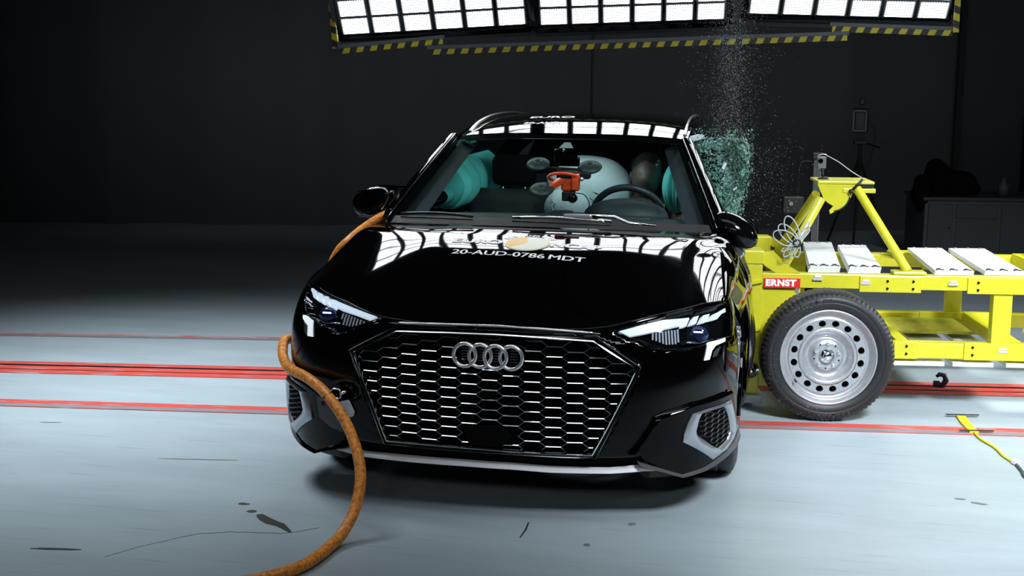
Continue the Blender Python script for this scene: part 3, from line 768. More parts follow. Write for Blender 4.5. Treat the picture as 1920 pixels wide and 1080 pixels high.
# ---- interior
m_ = MB(); vs, fs = [], []
PR = [(1.22, .955), (1.30, .985), (1.42, 1.0), (1.6, .985), (1.72, .95), (1.75, .85)]
for i in range(25):
    u = -1+i/12
    for y, z in PR: vs.append((u*.66, y+.06*u*u, z-.02*u*u))
for i in range(24):
    for k in range(5): a = i*6+k; fs.append((a, a+6, a+7, a+1))
ds = mesh('dashboard', vs, fs, DASH, car, True)
m_ = MB(); m_.ell((.315, 1.56, .985), (.20, .12, .085), 28, 16); m_.box((.02, 1.50, .985), (.10, .12, .045), bev=.01); m_.box((.20, 1.48, .985), (.5, .14, .03), bev=.01); m_.done('instrument_hood', DASH, ds, True)
m_ = MB(); R_ = Matrix.Rotation(math.radians(-62), 3, 'X'); c = Vector((.30, 1.80, .955))
m_.tube([c+R_ @ Vector((.172*math.cos(k*math.pi/24), .172*math.sin(k*math.pi/24), 0)) for k in range(48)], .0165, 12, closed=True)
m_.tube([c+R_ @ Vector((-.16, 0, 0)), c+R_ @ Vector((.16, 0, 0))], .014, 8); m_.ell(c, (.06, .03, .05)); m_.done('steering_wheel', mat('wheel_leather', (.02, .025, .03), .45), car, True)
for x in (-.38, .36):
    st = MB(); st.box((x, 2.42, .72), (.5, .14, .62), Matrix.Rotation(.2, 3, 'X'), bev=.05); st.box((x, 2.1, .58), (.5, .5, .16), bev=.05)
    s_ = st.done('front_seat', TEXTILE, car, True); autosmooth(s_, 50)
    hr = MB(); hr.box((x-.015, 2.46, 1.12), (.235, .10, .165), Matrix.Rotation(.1, 3, 'X'), bev=.035); h_ = hr.done('headrest', mat('headrest_black', (.004, .004, .005), .9, spec=.1), s_); autosmooth(h_, 60)
    for q in (-.06, .06):
        ps = MB(); ps.tube([(x+q-.015, 2.46, 1.05), (x+q-.015, 2.46, .98)], .007, 8); ps.done('headrest_post', DCHROME, h_, True)
rs = MB(); rs.box((0, 3.15, .78), (1.2, .14, .56), Matrix.Rotation(.25, 3, 'X'), bev=.05); rs.box((0, 2.9, .56), (1.2, .5, .14), bev=.04); o = rs.done('rear_seat', mat('rear_seat_fabric', (.035, .045, .055), .8, bump=(90, .3, .3)), car); autosmooth(o, 50)
m_ = MB(); m_.tube([(-.20, 2.55, .985), (-.20, 2.57, .96)], .02, 14); m_.done('seat_release_button', mat('blue_button', (.1, .3, .6), .3, .8), car, True)
# inflated bags
def bag(name, c, r, m, f=None, rot=None, u=48, v=32, label=None):
    b = MB(); b.ell((0, 0, 0), (1, 1, 1), u, v)
    for w in b.bm.verts:
        q = w.co.copy(); k = 1+(f(q) if f else 0); w.co = Vector((q.x*r[0]*k, q.y*r[1]*k, q.z*r[2]*k))
        if rot is not None: w.co = rot @ w.co
        w.co += Vector(c)
    o = b.done(name, m, car, True)
    if label: o['label'] = label
    return o
b1 = bag('centre_airbag', (.05, 2.22, 1.04), (.225, .16, .185), BAG, lambda q: .02*math.sin(q.x*7+q.z*4), label='pale grey cushion inflated between the seats')
m_ = MB(); m_.tube([(.05+.227*math.cos(a)*math.sin(.3), 2.22-.165*abs(math.sin(a))**.5*0-.162, 1.04) for a in (0,)]*1+[(.05-.10+.2*t, 2.22-.168+.10*(t-.5)**2, 1.10-.13*t) for t in [k/8 for k in range(9)]], .0016, 5); m_.done('bag_seam', SEAM, b1)
b2 = bag('airbag_lobe', (-.035, 2.06, .965), (.125, .10, .105), BAG, lambda q: .015*math.sin(q.x*9), label='lower grey lobe of the inflated centre bag')
m_ = MB(); m_.tube([(-.10+.006*math.sin(k*2), 1.985-.02*math.sin(k/10*3.1), .90+.014*k) for k in range(10)], .006, 6); m_.done('bag_seam', BAG, b2)
def pleat(q): return .05*abs(math.sin(math.atan2(q.y, .35)*7))*(1-abs(q.z))
vs, fs = [], []; NY, NZ2 = 90, 20
for i in range(NY+1):
    for j in range(NZ2+1):
        y = 1.70+1.25*i/NY; t = j/NZ2; zz = .945+.25*t
        if i/NY < .3: zz = .945+(.05*(1-(i/NY)/.3))+(.27-.12*(1-(i/NY)/.3))*t-.05*(1-(i/NY)/.3)*t
        bul = math.sin(t*math.pi)**.6 if 0 < t < 1 else 0
        pl = abs(math.sin(y*17))**.7
        vs.append((-.655+.01*t*-1+.02*(i/NY)+bul*(.04+.065*pl), y, zz-.012*pl*(1-t)))
for i in range(NY):
    for j in range(NZ2): a = i*(NZ2+1)+j; fs.append((a, a+NZ2+1, a+NZ2+2, a+1))
mesh('curtain_airbag', vs, fs, TEAL, car, True)['label'] = 'turquoise pleated curtain on the unstruck side'
b = MB(); b.ell((0, 0, 0), (1, 1, 1), 96, 40)
for w in b.bm.verts:
    q = w.co.copy(); az = math.atan2(q.y, q.x); pl = abs(math.sin(az*7)); k = .90+.13*pl*(1-q.z*q.z)**.5
    w.co = Vector((.515+q.x*.082*k, 2.18+q.y*.33*k, 1.085+q.z*.135*(1 if q.z > 0 else .85+.2*pl)))
o = b.done('curtain_airbag', TEAL, car, True); o['label'] = 'turquoise curtain bulging in front of the struck side window'
m_ = MB(); m_.box((.045, 1.60, 1.235), (.085, .03, .05), bev=.01); m_.box((-.01, 1.62, 1.25), (.05, .05, .08), bev=.01); m_.done('rear_view_mirror', GLOSSBLK, car)
# ================================================================== CRASH TROLLEY (local: x along the rail away from the car, y deeper, z up)
TH = math.radians(8); TO = Vector((1.276, 1.767, 0))
tr = thing('impact_trolley', 'yellow crash barrier trolley on a steel wheel pressed against the side of the car', 'trolley', TO, rz=TH)
def tb(name, boxes, m=YEL, parent=None, bev=.004, label=None):
    b = MB()
    for x0, x1, y0, y1, z0, z1 in boxes: b.box(((x0+x1)/2, (y0+y1)/2, (z0+z1)/2), (x1-x0, y1-y0, z1-z0), bev=bev)
    o = b.done(name, m, parent or tr)
    if label: o['label'] = label
    return o
XR = 2.3
YN, YF = .30, 1.25
def bolt(b, x, y, z, r=.006): b.lathe([(.0005, -.004), (r, -.004), (r, .003)], (x, y, z), 'Y', 10)
for nm, y0, ztop, zl in (('n', YN, .675, .343), ('f', YF, .655, .330)):
    tb('upper_beam', [(-.29, XR, y0, y0+.07, ztop-.072, ztop)])
    tb('lower_beam', [(-.25, XR, y0, y0+.07, zl-.082, zl-.004)])
    for x0, x1 in ((.186, .486), (.71, 1.05), (1.45, 1.8)):
        p_ = tb('joint_plate', [(x0, x1, y0-.008, y0, ztop-.085, ztop-.006)], bev=.002)
        if y0 == YN:
            for x in (x0+.135 if x0 < .2 else x0+.05, x1-.04):
                for z in (ztop-.028, ztop-.065): b = MB(); bolt(b, x, y0-.010, z); b.done('bolt', GLOSSBLK, p_)
    for x0, x1 in ((.37, .485), (.712, 1.1), (1.5, 1.8)):
        p_ = tb('joint_plate', [(x0, x1, y0-.008, y0, zl-.085, zl+.002)], bev=.002)
        if y0 == YN:
            for x in (x0+.06 if x0 < .4 else x0+.04, x1-.02 if x0 > .4 else x0+.06):
                for z in (zl-.02, zl-.058): b = MB(); bolt(b, x, y0-.010, z); b.done('bolt', GLOSSBLK, p_)
for x0, x1, y in ((.842, .935, YN), (1.60, 1.69, YN), (.86, .945, YF), (1.6, 1.69, YF), (-.02, .07, YF)):
    tb('post', [(x0, x1, y+.003, y+.067, .33, .60)])
tb('cross_beam', [(-.23, -.14, YN, YF+.07, .26, .345)]); tb('cross_beam', [(.40, .46, YN+.07, YF, .265, .335)]); tb('cross_beam', [(.95, 1.02, YN+.07, YF, .265, .335)])
tb('cross_beam', [(-.2, -.12, YN+.07, YF, .60, .67)]); tb('cross_beam', [(1.2, 1.28, YN+.07, YF, .60, .67)])
tb('floor_tray', [(.5, .93, YF-.42, YF-.02, .285, .30)], mat('worn_yellow', (.42, .40, .04), .45, bump=(30, .1, .3)), bev=.001)
tb('lower_ballast_plate', [(.56, .74, .42, 1.2, .245, .262)], PLATE, bev=.001); tb('lower_ballast_plate', [(.79, .92, .42, 1.2, .245, .262)], PLATE, bev=.001)
for x0, x1 in ((.36, .62), (.66, .86), (.92, 1.2)): tb('under_plate', [(x0, x1, YN-.01, YN+.5, .225, .245)], PLATE, bev=.002)
for q, (x0, y0) in enumerate(((1.02, .37), (1.45, .37))):
    b = MB(); pts = [(x0+.004*k, y0+.02*math.cos(k*.7), .385+.028*math.sin(k*.7)) for k in range(70)]; b.tube(pts, .005, 6); b.done('coil_spring', mat('white_plastic'), tr, True)
# front block towards the car
tb('front_column', [(-.385, -.29, YN-.005, YN+.10, .06, .72)]); tb('front_column', [(-.30, -.21, YF-.03, YF+.07, .06, .74)])
tb('front_panel', [(-.40, -.36, YN+.02, YF+.05, .10, .70)], bev=.006)
tb('side_web', [(-.36, -.10, YN+.004, YN+.02, .10, .62)], bev=.002)
tb('front_base', [(-.40, -.27, YN-.03, YF+.05, .02, .062)], GREYW)
tb('front_shelf', [(-.43, -.285, YN-.01, YN+.16, .72, .785)]); tb('front_shelf', [(-.35, -.137, YF-.05, YF+.07, .64, .745)])
for zz in (.60, .36):
    b = MB(); b.prism([(-.42, zz), (-.29, zz+.03), (-.29, zz+.045), (-.42, zz+.02)], .12, lambda x, z, d: Vector((x, YN-.02+d, z))); b.done('stiffener_shelf', YEL, tr)
for y0, P in ((YN+.004, [(-.29, .785), (-.105, .678), (-.145, .676), (-.225, .676), (-.285, .715)]), (YF, [(-.137, .745), (-.03, .69), (.0, .66), (-.05, .655), (-.13, .69)])):
    b = MB(); b.prism(P, .035, lambda x, z, d: Vector((x, y0+d, z))); b.done('gusset', YEL, tr)
b = MB(); b.tube([(-.335, YN-.03, .19), (-.335, YN+.04, .19)], .042, 24); b.done('load_cell', CHROME, tr, True); autosmooth(tr.children[-1], 40)
b = MB(); b.box((-.36, YN+.05, .80), (.03, .03, .03), bev=.005); b.done('sensor_block', ALU, tr)
# maker's plate
sg = tb('sign_plate', [(-.282, -.104, YN-.012, YN-.005, .603, .653)], REDP, bev=.002, label='red plate with white capitals ERNST')
t_ = text_mesh('ERNST', .042, .0026, 1.12)
xs = [v.co.x for v in t_.vertices]; w0 = max(xs)-min(xs); xc = (max(xs)+min(xs))/2
for v in t_.vertices: v.co = Vector((-.199+(v.co.x-xc)*.150/w0, YN-.0135, .628+v.co.y*1.02))
link('sign_lettering', t_, WHITE, sg)
for x, z in ((-.275, .648), (-.19, .648), (-.112, .648), (-.275, .608), (-.19, .608)):
    b = MB(); b.box((x, YN-.013, z), (.004, .002, .004)); b.done('rivet', ALU, sg)
for x, z, nn in ((-.02, .662, ''), (.215, .645, ''), (.64, .648, ''), (.9, .315, '')):
    l_ = tb('data_label', [(x-.024, x+.024, YN-.0115, YN-.008, z-.018, z-.006)], mat('label_silver', (.5, .52, .55), .4), bev=.001)
    l2 = tb('data_label', [(x-.016, x+.016, YN-.0115, YN-.008, z-.003, z+.008)], WHITE, bev=.001)
    t_ = text_mesh('IC-MDB' if False else 'G.NM', .009)
    bpy.data.meshes.remove(t_)
# ballast plates: four stacks of bolted zinc plates lying across both beams
PL = [((-.061, .101), (.058, .218), 3, (.335, 1.31)), ((.132, .299), (.234, .388), 3, (.325, 1.205)), ((.553, .751), (.619, .808), 2, (.325, 1.215)), ((.802, 1.0), (.846, 1.045), 2, (.345, 1.225)), ((1.25, 1.45), (1.28, 1.48), 2, (.345, 1.225))]
for (a0, a1), (b0, b1), n, (y0, y1) in PL:
    for k in range(n):
        z0 = .677+.0105*k; b = MB()
        b.prism([(a0+.004*k, y0), (a1-.002*(n-k), y0+.012), (b1, y1+.01), (b0, y1)], .0095, lambda x, y, d: Vector((x, y, z0+d)))
        o = b.done('ballast_plate', PLATE, tr)
        if k == n-1:
            for f in (.16, .5, .84):
                for (u0, u1, yy) in ((a0, a1, y0+.05), (b0, b1, y1-.02)):
                    b = MB(); b.lathe([(.0005, .006), (.009, .006), (.010, 0)], (u0+(u1-u0)*f, yy, z0+.0095), 'Z', 6); b.done('bolt', PLAST if yy < .6 else ALU, o)
                    if yy < .6:
                        b = MB()
                        for s_ in (-.014, .014): b.bar((u0+(u1-u0)*f+s_*.5, yy, z0+.011), (u0+(u1-u0)*f+s_*1.3, yy-.028, z0+.011), .006, .004)
                        b.done('lifting_slot', PLAST, o)
# A-frame carrying the camera bracket
def tubep(name, a, b_, r=.0225, m=YEL):
    t = MB(); t.tube([a, b_], r, 20); o = t.done(name, m, tr, True); autosmooth(o, 50); return o
APX, APY = .10, .70
tubep('brace_tube', (-.19, YN+.03, .69), (.01, APY-.22, 1.03)); tubep('brace_tube', (-.09, YF, .66), (.045, APY+.16, 1.02))
tubep('brace_tube', (.425, YN+.03, .69), (.205, APY-.12, 1.075)); tubep('brace_tube', (.58, YF, .65), (.245, APY+.12, 1.06))
tb('brace_foot', [(.35, .51, YN-.005, YN+.08, .677, .693)]); tb('brace_foot', [(.53, .68, YF-.005, YF+.08, .655, .668)])
b = MB(); b.box((.148, APY, 1.105), (.285, .26, .014), bev=.003); o = b.done('camera_bracket', YEL, tr)
P = [(.005, 1.10), (.255, 1.10), (.18, 1.06), (.165, 1.0), (.12, .955), (.075, .95), (.07, 1.0), (.045, 1.03)]
b = MB(); b.prism([(.003, 1.10), (.20, 1.10), (.185, 1.055), (.165, 1.01), (.13, .972), (.075, .945), (.07, .962), (.09, .985), (.062, 1.0), (.04, 1.02)], .012, lambda x, z, d: Vector((x, APY-.125+d, z))); b.done('quadrant_plate', YEL, o)
b = MB(); b.tube([(.085+.085*math.sin(a), APY-.127, 1.045-.085*math.cos(a)) for a in [.1+k*.12 for k in range(12)]], .004, 6); b.done('quadrant_slot', BLKC, o)
b = MB(); b.box((.215, APY-.02, 1.065), (.165, .22, .022), bev=.003); b.done('lower_flange', YEL, o)
b = MB(); b.box((.215, APY-.02, 1.087), (.15, .2, .016)); b.done('flange_gap', BLKC, o)
b = MB(); b.tube([(.175, APY-.14, 1.065), (.225, APY-.15, 1.125)], .007, 8); b.ell((.172, APY-.14, 1.062), (.013, .013, .013)); b.done('clamp_lever', BLKC, o, True)
# wheel
wl = MB()
def tmod(k, i, r, a):
    if i in (8, 9, 10, 19, 20) and k % 4 == 0: return r-.006, a
    return r, a
prof = [(.226, .012), (.236, -.002), (.252, -.004), (.262, -.008), (.2665, -.0055), (.270, -.0085), (.289, -.005), (.292, -.001), (.303, .004), (.314, .018), (.3165, .040), (.3165, .062), (.309, .064), (.309, .072), (.3165, .074), (.3165, .105), (.309, .108), (.309, .116), (.3165, .118), (.3165, .14), (.312, .162), (.29, .182), (.26, .188), (.226, .175)]
wl.lathe(prof, (0, 0, .3165), 'Y', 320, mod=tmod)
wh = wl.done('wheel', RUBBER, tr, True); autosmooth(wh, 60); wh['label'] = 'road tyre on a silver steel rim with round holes'
b = MB(); b.lathe([(.226, .03), (.232, .008), (.230, -.001), (.222, .002), (.218, .014), (.208, .022), (.203, .026), (.200, .034), (.189, .036), (.186, .030), (.1795, .0302)], (0, 0, .3165), 'Y', 96); b.done('rim', STEELP, wh, True)
b = MB(); NH = 16; r0 = .161; rh = .0155; rin, rout = .141, .181
for k in range(NH):
    a0 = 2*math.pi*(k+.5)/NH+.0; da = math.pi/NH
    M = 36; C, D, E2 = [], [], []
    for q in range(M):
        ph = 2*math.pi*q/M; cx, cy = math.cos(ph), math.sin(ph)
        # hole point (radial = cx, tangential = cy)
        r = r0+rh*cx; a = a0+rh*cy*1.25/r0*.9
        # boundary point
        sr = (rout-r0)/abs(cx) if abs(cx) > 1e-6 else 1e9; st = (da*r0)/abs(cy) if abs(cy) > 1e-6 else 1e9; t = min(sr, st)
        R2 = r0+t*cx; A2 = a0+t*cy/r0
        C.append(b.bm.verts.new((r*math.cos(a), .030, .3165+r*math.sin(a)))); D.append(b.bm.verts.new((R2*math.cos(A2), .030, .3165+R2*math.sin(A2))))
        E2.append(b.bm.verts.new((r*math.cos(a), .045, .3165+r*math.sin(a))))
    for q in range(M):
        j = (q+1) % M; b.bm.faces.new((C[q], D[q], D[j], C[j])); b.bm.faces.new((C[q], C[j], E2[j], E2[q]))
b.done('perforated_disc', STEELP, wh)
b = MB(); b.lathe([(.142, .034), (.136, .030), (.128, .028), (.12, .034), (.108, .055), (.096, .066), (.084, .066), (.079, .058), (.076, .052), (.04, .050), (.036, .052)], (0, 0, .3165), 'Y', 96); b.done('rim_dish', STEELP, wh, True)
b = MB(); b.lathe([(.0005, .025), (.018, .025), (.020, .028), (.022, .036), (.034, .038), (.036, .052)], (0, 0, .3165), 'Y', 40); b.done('hub_cap', CHROME, wh, True)
for k in range(5):
    a = k*2*math.pi/5+1.52; b = MB(); b.lathe([(.0005, .034), (.007, .034), (.009, .038), (.010, .051)], (.058*math.cos(a), 0, .3165+.058*math.sin(a)), 'Y', 6); b.done('wheel_bolt', CHROME, wh)
    a += .62; b = MB(); b.lathe([(.0005, .0515), (.004, .0515), (.004, .053)], (.062*math.cos(a), -.003, .3165+.062*math.sin(a)), 'Y', 8); b.done('dish_hole', DEEP, wh)
b = MB(); b.lathe([(.001, .09), (.2, .09)], (0, 0, .3165), 'Y', 32); b.done('brake_shield', DEEP, wh)
b = MB(); b.tube([(-.155, .01, .205), (-.150, -.008, .198)], .005, 8); b.done('valve', BLKC, wh, True)
t_all = bmesh.new()
for base, flip in ((math.pi/2+.25, 1), (-math.pi/2+.12, 1)):
    t_ = text_mesh('Laufenn', .036, .0016, 1.3)
    for v in t_.vertices:
        r = .264+v.co.y*.9+.0155; a = base-v.co.x/.264; v.co = Vector((r*math.cos(a), -.0098+.05*abs(v.co.y), .3165+r*math.sin(a)))
    t_all.from_mesh(t_); bpy.data.meshes.remove(t_)
me = bpy.data.meshes.new('sidewall_lettering'); t_all.to_mesh(me); t_all.free(); link('sidewall_lettering', me, RUBBER2, wh)
# rear wheel, partly outside the picture, and far side wheels as simple copies
for loc in ((0, 1.75, 0), (2.3, 0, 0)):
    r_ = copy_obj(wh, tr)
    r_.location = loc
    if loc[1] > 1: r_.location = (0, 1.62, 0); r_.rotation_euler = (0, 0, math.pi)
    for ch in list(wh.children):
        c = copy_obj(ch, r_)
b = MB(); b.tube([(0, .1, .3165), (0, 1.5, .3165)], .03, 14); b.tube([(2.3, .1, .3165), (2.3, 1.5, .3165)], .03, 14); b.done('axle', PLAST, tr, True)
# ================================================================== HALL
def floor_mat():
    m = bpy.data.materials.new('painted_concrete'); m.use_nodes = True; nt = m.node_tree; b = nt.nodes['Principled BSDF']; L = nt.links.new
    tc = nt.nodes.new('ShaderNodeTexCoord')
    mp = nt.nodes.new('ShaderNodeMapping'); mp.inputs['Scale'].default_value = (.55, 2.2, 1); mp.inputs['Rotation'].default_value = (0, 0, -.14); L(tc.outputs['Object'], mp.inputs[0])
    n = nt.nodes.new('ShaderNodeTexNoise'); n.inputs['Scale'].default_value = 1.6; n.inputs['Detail'].default_value = 8; n.inputs['Roughness'].default_value = .62; L(mp.outputs[0], n.inputs['Vector'])
    r = nt.nodes.new('ShaderNodeValToRGB'); r.color_ramp.elements[0].position = .3; r.color_ramp.elements[0].color = (.31, .375, .41, 1); r.color_ramp.elements[1].position = .72; r.color_ramp.elements[1].color = (.39, .465, .51, 1)
    L(n.outputs[0], r.inputs[0])
    # scuffs: stretched fine noise, darker
    mp2 = nt.nodes.new('ShaderNodeMapping'); mp2.inputs['Scale'].default_value = (1.2, 16, 1); mp2.inputs['Rotation'].default_value = (0, 0, -.12); L(tc.outputs['Object'], mp2.inputs[0])
    n2 = nt.nodes.new('ShaderNodeTexNoise'); n2.inputs['Scale'].default_value = 2.5; n2.inputs['Detail'].default_value = 5; L(mp2.outputs[0], n2.inputs['Vector'])
    r2 = nt.nodes.new('ShaderNodeValToRGB'); r2.color_ramp.elements[0].position = .60; r2.color_ramp.elements[0].color = (1, 1, 1, 1); r2.color_ramp.elements[1].position = .78; r2.color_ramp.elements[1].color = (.72, .74, .74, 1); L(n2.outputs[0], r2.inputs[0])
    mx = nt.nodes.new('ShaderNodeMix'); mx.data_type = 'RGBA'; mx.blend_type = 'MULTIPLY'; mx.inputs[0].default_value = 1
    L(r.outputs[0], mx.inputs[6]); L(r2.outputs[0], mx.inputs[7]); L(mx.outputs[2], b.inputs['Base Color'])
    n3 = nt.nodes.new('ShaderNodeTexNoise'); n3.inputs['Scale'].default_value = 130; n3.inputs['Detail'].default_value = 3; L(tc.outputs['Object'], n3.inputs['Vector'])
    bu = nt.nodes.new('ShaderNodeBump'); bu.inputs['Strength'].default_value = .25; bu.inputs['Distance'].default_value = .004; L(n3.outputs[0], bu.inputs['Height']); L(bu.outputs[0], b.inputs['Normal'])
    b.inputs['Roughness'].default_value = .38; b.inputs['Specular IOR Level'].default_value = .4
    return m
fl = mesh('floor', [(-14, -9, 0), (14, -9, 0), (14, 14, 0), (-14, 14, 0)], [(0, 1, 2, 3)], floor_mat()); fl['kind'] = 'structure'
def tape_mat(name, col, wear):
    m = bpy.data.materials.new(name); m.use_nodes = True; nt = m.node_tree; b = nt.nodes['Principled BSDF']; L = nt.links.new
    tc = nt.nodes.new('ShaderNodeTexCoord'); mp = nt.nodes.new('ShaderNodeMapping'); mp.inputs['Scale'].default_value = (3, 45, 1); L(tc.outputs['Object'], mp.inputs[0])
    n = nt.nodes.new('ShaderNodeTexNoise'); n.inputs['Scale'].default_value = 1.5; n.inputs['Detail'].default_value = 6; L(mp.outputs[0], n.inputs['Vector'])
    r = nt.nodes.new('ShaderNodeValToRGB'); r.color_ramp.elements[0].position = wear; r.color_ramp.elements[0].color = (*col, 1); r.color_ramp.elements[1].position = wear+.06; r.color_ramp.elements[1].color = (.42, .40, .40, 1)
    L(n.outputs[0], r.inputs[0]); L(r.outputs[0], b.inputs['Base Color']); b.inputs['Roughness'].default_value = .45
    return m
RT = tape_mat('red_floor_paint', (.56, .075, .06), .60); RT2 = tape_mat('worn_red_floor_paint', (.55, .09, .075), .46); GT = tape_mat('worn_grey_tape', (.20, .215, .235), .62)
ANG = math.radians(8.6)
def strip(name, P0, P1, w, m, label, cat='floor marking', z=.002, group=None, kind=None):
    """long flat strip on the floor from P0 to P1 (2-D), given width"""
    a, b = Vector((*P0, 0)), Vector((*P1, 0)); L = (b-a).length; ang = math.atan2(b.y-a.y, b.x-a.x)
    mb = MB(); mb.box((0, 0, 0), (L, w, .002)); o = mb.done(name, m); o.location = ((a.x+b.x)/2, (a.y+b.y)/2, z-.0005+.0005); o.rotation_euler = (0, 0, ang)
    tag(o, label, cat, group); 
    return o
def ext(P, Q, l, r):
    a, b = Vector(P), Vector(Q); d = (b-a).normalized(); p = a-d*l; q = b+d*r; return (p.x, p.y), (q.x, q.y)
A_, B_ = ext((-2.739, 1.21), (2.184, 1.781), 4, 4)
strip('red_line', *[(p[0], p[1]+.03) for p in (A_, B_)], .075, RT, 'red painted line on the floor nearest the camera side, running under the car')
strip('grey_line', *[(p[0], p[1]-.035) for p in (A_, B_)], .055, GT, 'worn grey line along the near edge of the nearest red line')
strip('red_hairline', *[(p[0], p[1]-.066) for p in (A_, B_)], .008, RT, 'thin red edge below the worn grey line')
A_, B_ = ext((-3.185, 1.946), (2.324, 2.685), 4, 4)
strip('rail_band', *[(p[0], p[1]+.105) for p in (A_, B_)], .085, RT, 'far red stripe of the tow rail band crossing the floor')
strip('rail_band', *[(p[0], p[1]+.0) for p in (A_, B_)], .085, RT, 'middle red stripe of the tow rail band between the two grooves')
strip('rail_band', *[(p[0], p[1]-.098) for p in (A_, B_)], .085, RT, 'near red stripe of the tow rail band crossing the floor')
for dy, w, lab in ((.052, .020, 'far dark groove of the tow rail'), (-.049, .012, 'near dark groove of the tow rail')):
    strip('rail_slot', *[(p[0], p[1]+dy) for p in (A_, B_)], w, SEAM, lab+' in the red floor band', 'rail', z=.0025)
strip('rail_strip', *[(p[0], p[1]+.066) for p in (A_, B_)], .012, ALU, 'bright metal edge of the far tow rail groove', 'rail', z=.0035)
A_, B_ = ext((-3.692, 2.782), (-1.932, 3.06), 4, 8)
strip('red_line', *[(p[0], p[1]+.03) for p in (A_, B_)], .05, RT2, 'farthest thin worn red line behind the car')
strip('grey_line', *[(p[0], p[1]-.02) for p in (A_, B_)], .05, GT, 'faded grey line next to the farthest red line')
# walls
def wall_seg(name, P, Q, amp, n, z1=7):
    a, b = Vector((*P, 0)), Vector((*Q, 0)); d = b-a; nrm = Vector((-d.y, d.x, 0)).normalized(); vs, fs = [], []
    rnd = random.Random(3)
    ph = 0
    for i in range(n+1):
        ph += rnd.uniform(.25, .9); q = a+d*i/n+nrm*(amp*math.sin(ph)+amp*.5*math.sin(i*.31))
        vs += [(q.x, q.y, 0), (q.x, q.y, z1)]
    for i in range(n): fs.append((2*i, 2*i+2, 2*i+3, 2*i+1))
    o = mesh(name, vs, fs, CURT, None, True); o['kind'] = 'structure'; return o
d_ = Vector((math.cos(.19), math.sin(.19)))
W0 = Vector((-.43, 9.5)); A = W0-d_*13; B = W0+d_*3.2; C_ = W0+d_*12
wall_seg('wall_back', A, B, .06, 170)
wall_seg('wall_back_right', (B.x+.02, B.y-.10), C_, .07, 60)
wall_seg('wall_left', (-12.5, -8), A, .04, 60); wall_seg('wall_right', C_, (12.5, -8), .04, 60)
w = mesh('wall_front', [(-13, -8.5, 0), (13, -8.5, 0), (13, -8.5, 7), (-13, -8.5, 7)], [(0, 1, 2, 3)], CURT); w['kind'] = 'structure'
w = mesh('ceiling', [(-14, -9, 7), (14, -9, 7), (14, 14, 7), (-14, 14, 7)], [(0, 1, 2, 3)], CURT); w['kind'] = 'structure'
# grey post at the curtain edge
b = MB(); p = W0+d_*3.22; b.box((p.x, p.y-.16, 3.4), (.06, .05, 6.8), ANG); tag(b.done('curtain_post', mat('post_grey', (.018, .020, .020), .8)), 'dark grey vertical post at the right edge of the back curtain', 'post')
b = MB(); p = W0+d_*3.95; b.box((p.x, p.y-.2, 3.4), (.10, .08, 6.8), ANG); tag(b.done('wall_column', DEEP), 'black column against the curtain at the far right of the hall', 'column')
b = MB(); b.tube([(-.84, 8.6, 1.05), (-.84, 8.62, 3.4)], .012, 8); tag(b.done('hanging_cord', BLKC), 'thin black cord hanging in front of the back curtain above the car roof', 'cord')

# ---- light rig: three panels hanging beyond the car
def led_mat():
    m = bpy.data.materials.new('led_module'); m.use_nodes = True; nt = m.node_tree; nt.nodes.clear(); L = nt.links.new
    o = nt.nodes.new('ShaderNodeOutputMaterial'); e = nt.nodes.new('ShaderNodeEmission'); tc = nt.nodes.new('ShaderNodeTexCoord'); sp = nt.nodes.new('ShaderNodeSeparateXYZ')
    L(tc.outputs['Generated'], sp.inputs[0])
    def M(op, a, b=None):
        n = nt.nodes.new('ShaderNodeMath'); n.operation = op
        for i, v in enumerate((a, b)):
            if v is None: continue
            if isinstance(v, (int, float)): n.inputs[i].default_value = v
            else: L(v, n.inputs[i])
        return n.outputs[0]
    row = M('SINE', M('MULTIPLY', sp.outputs[1], 2*math.pi*6)); colm = M('SINE', M('MULTIPLY', sp.outputs[0], 2*math.pi*11))
    k = M('GREATER_THAN', M('ADD', row, M('MULTIPLY', colm, .55)), -.35)
    ex_ = M('LESS_THAN', M('ABSOLUTE', M('SUBTRACT', sp.outputs[0], .5)), .46)
    k = M('MULTIPLY', k, ex_)
    st = M('ADD', M('MULTIPLY', k, RIG_EMIT), .55)
    L(st, e.inputs['Strength']); e.inputs[0].default_value = (.93, .965, 1, 1); L(e.outputs[0], o.inputs[0]); return m
LED = led_mat()
CELLF = mat('module_frame', (.30, .32, .36), .5)
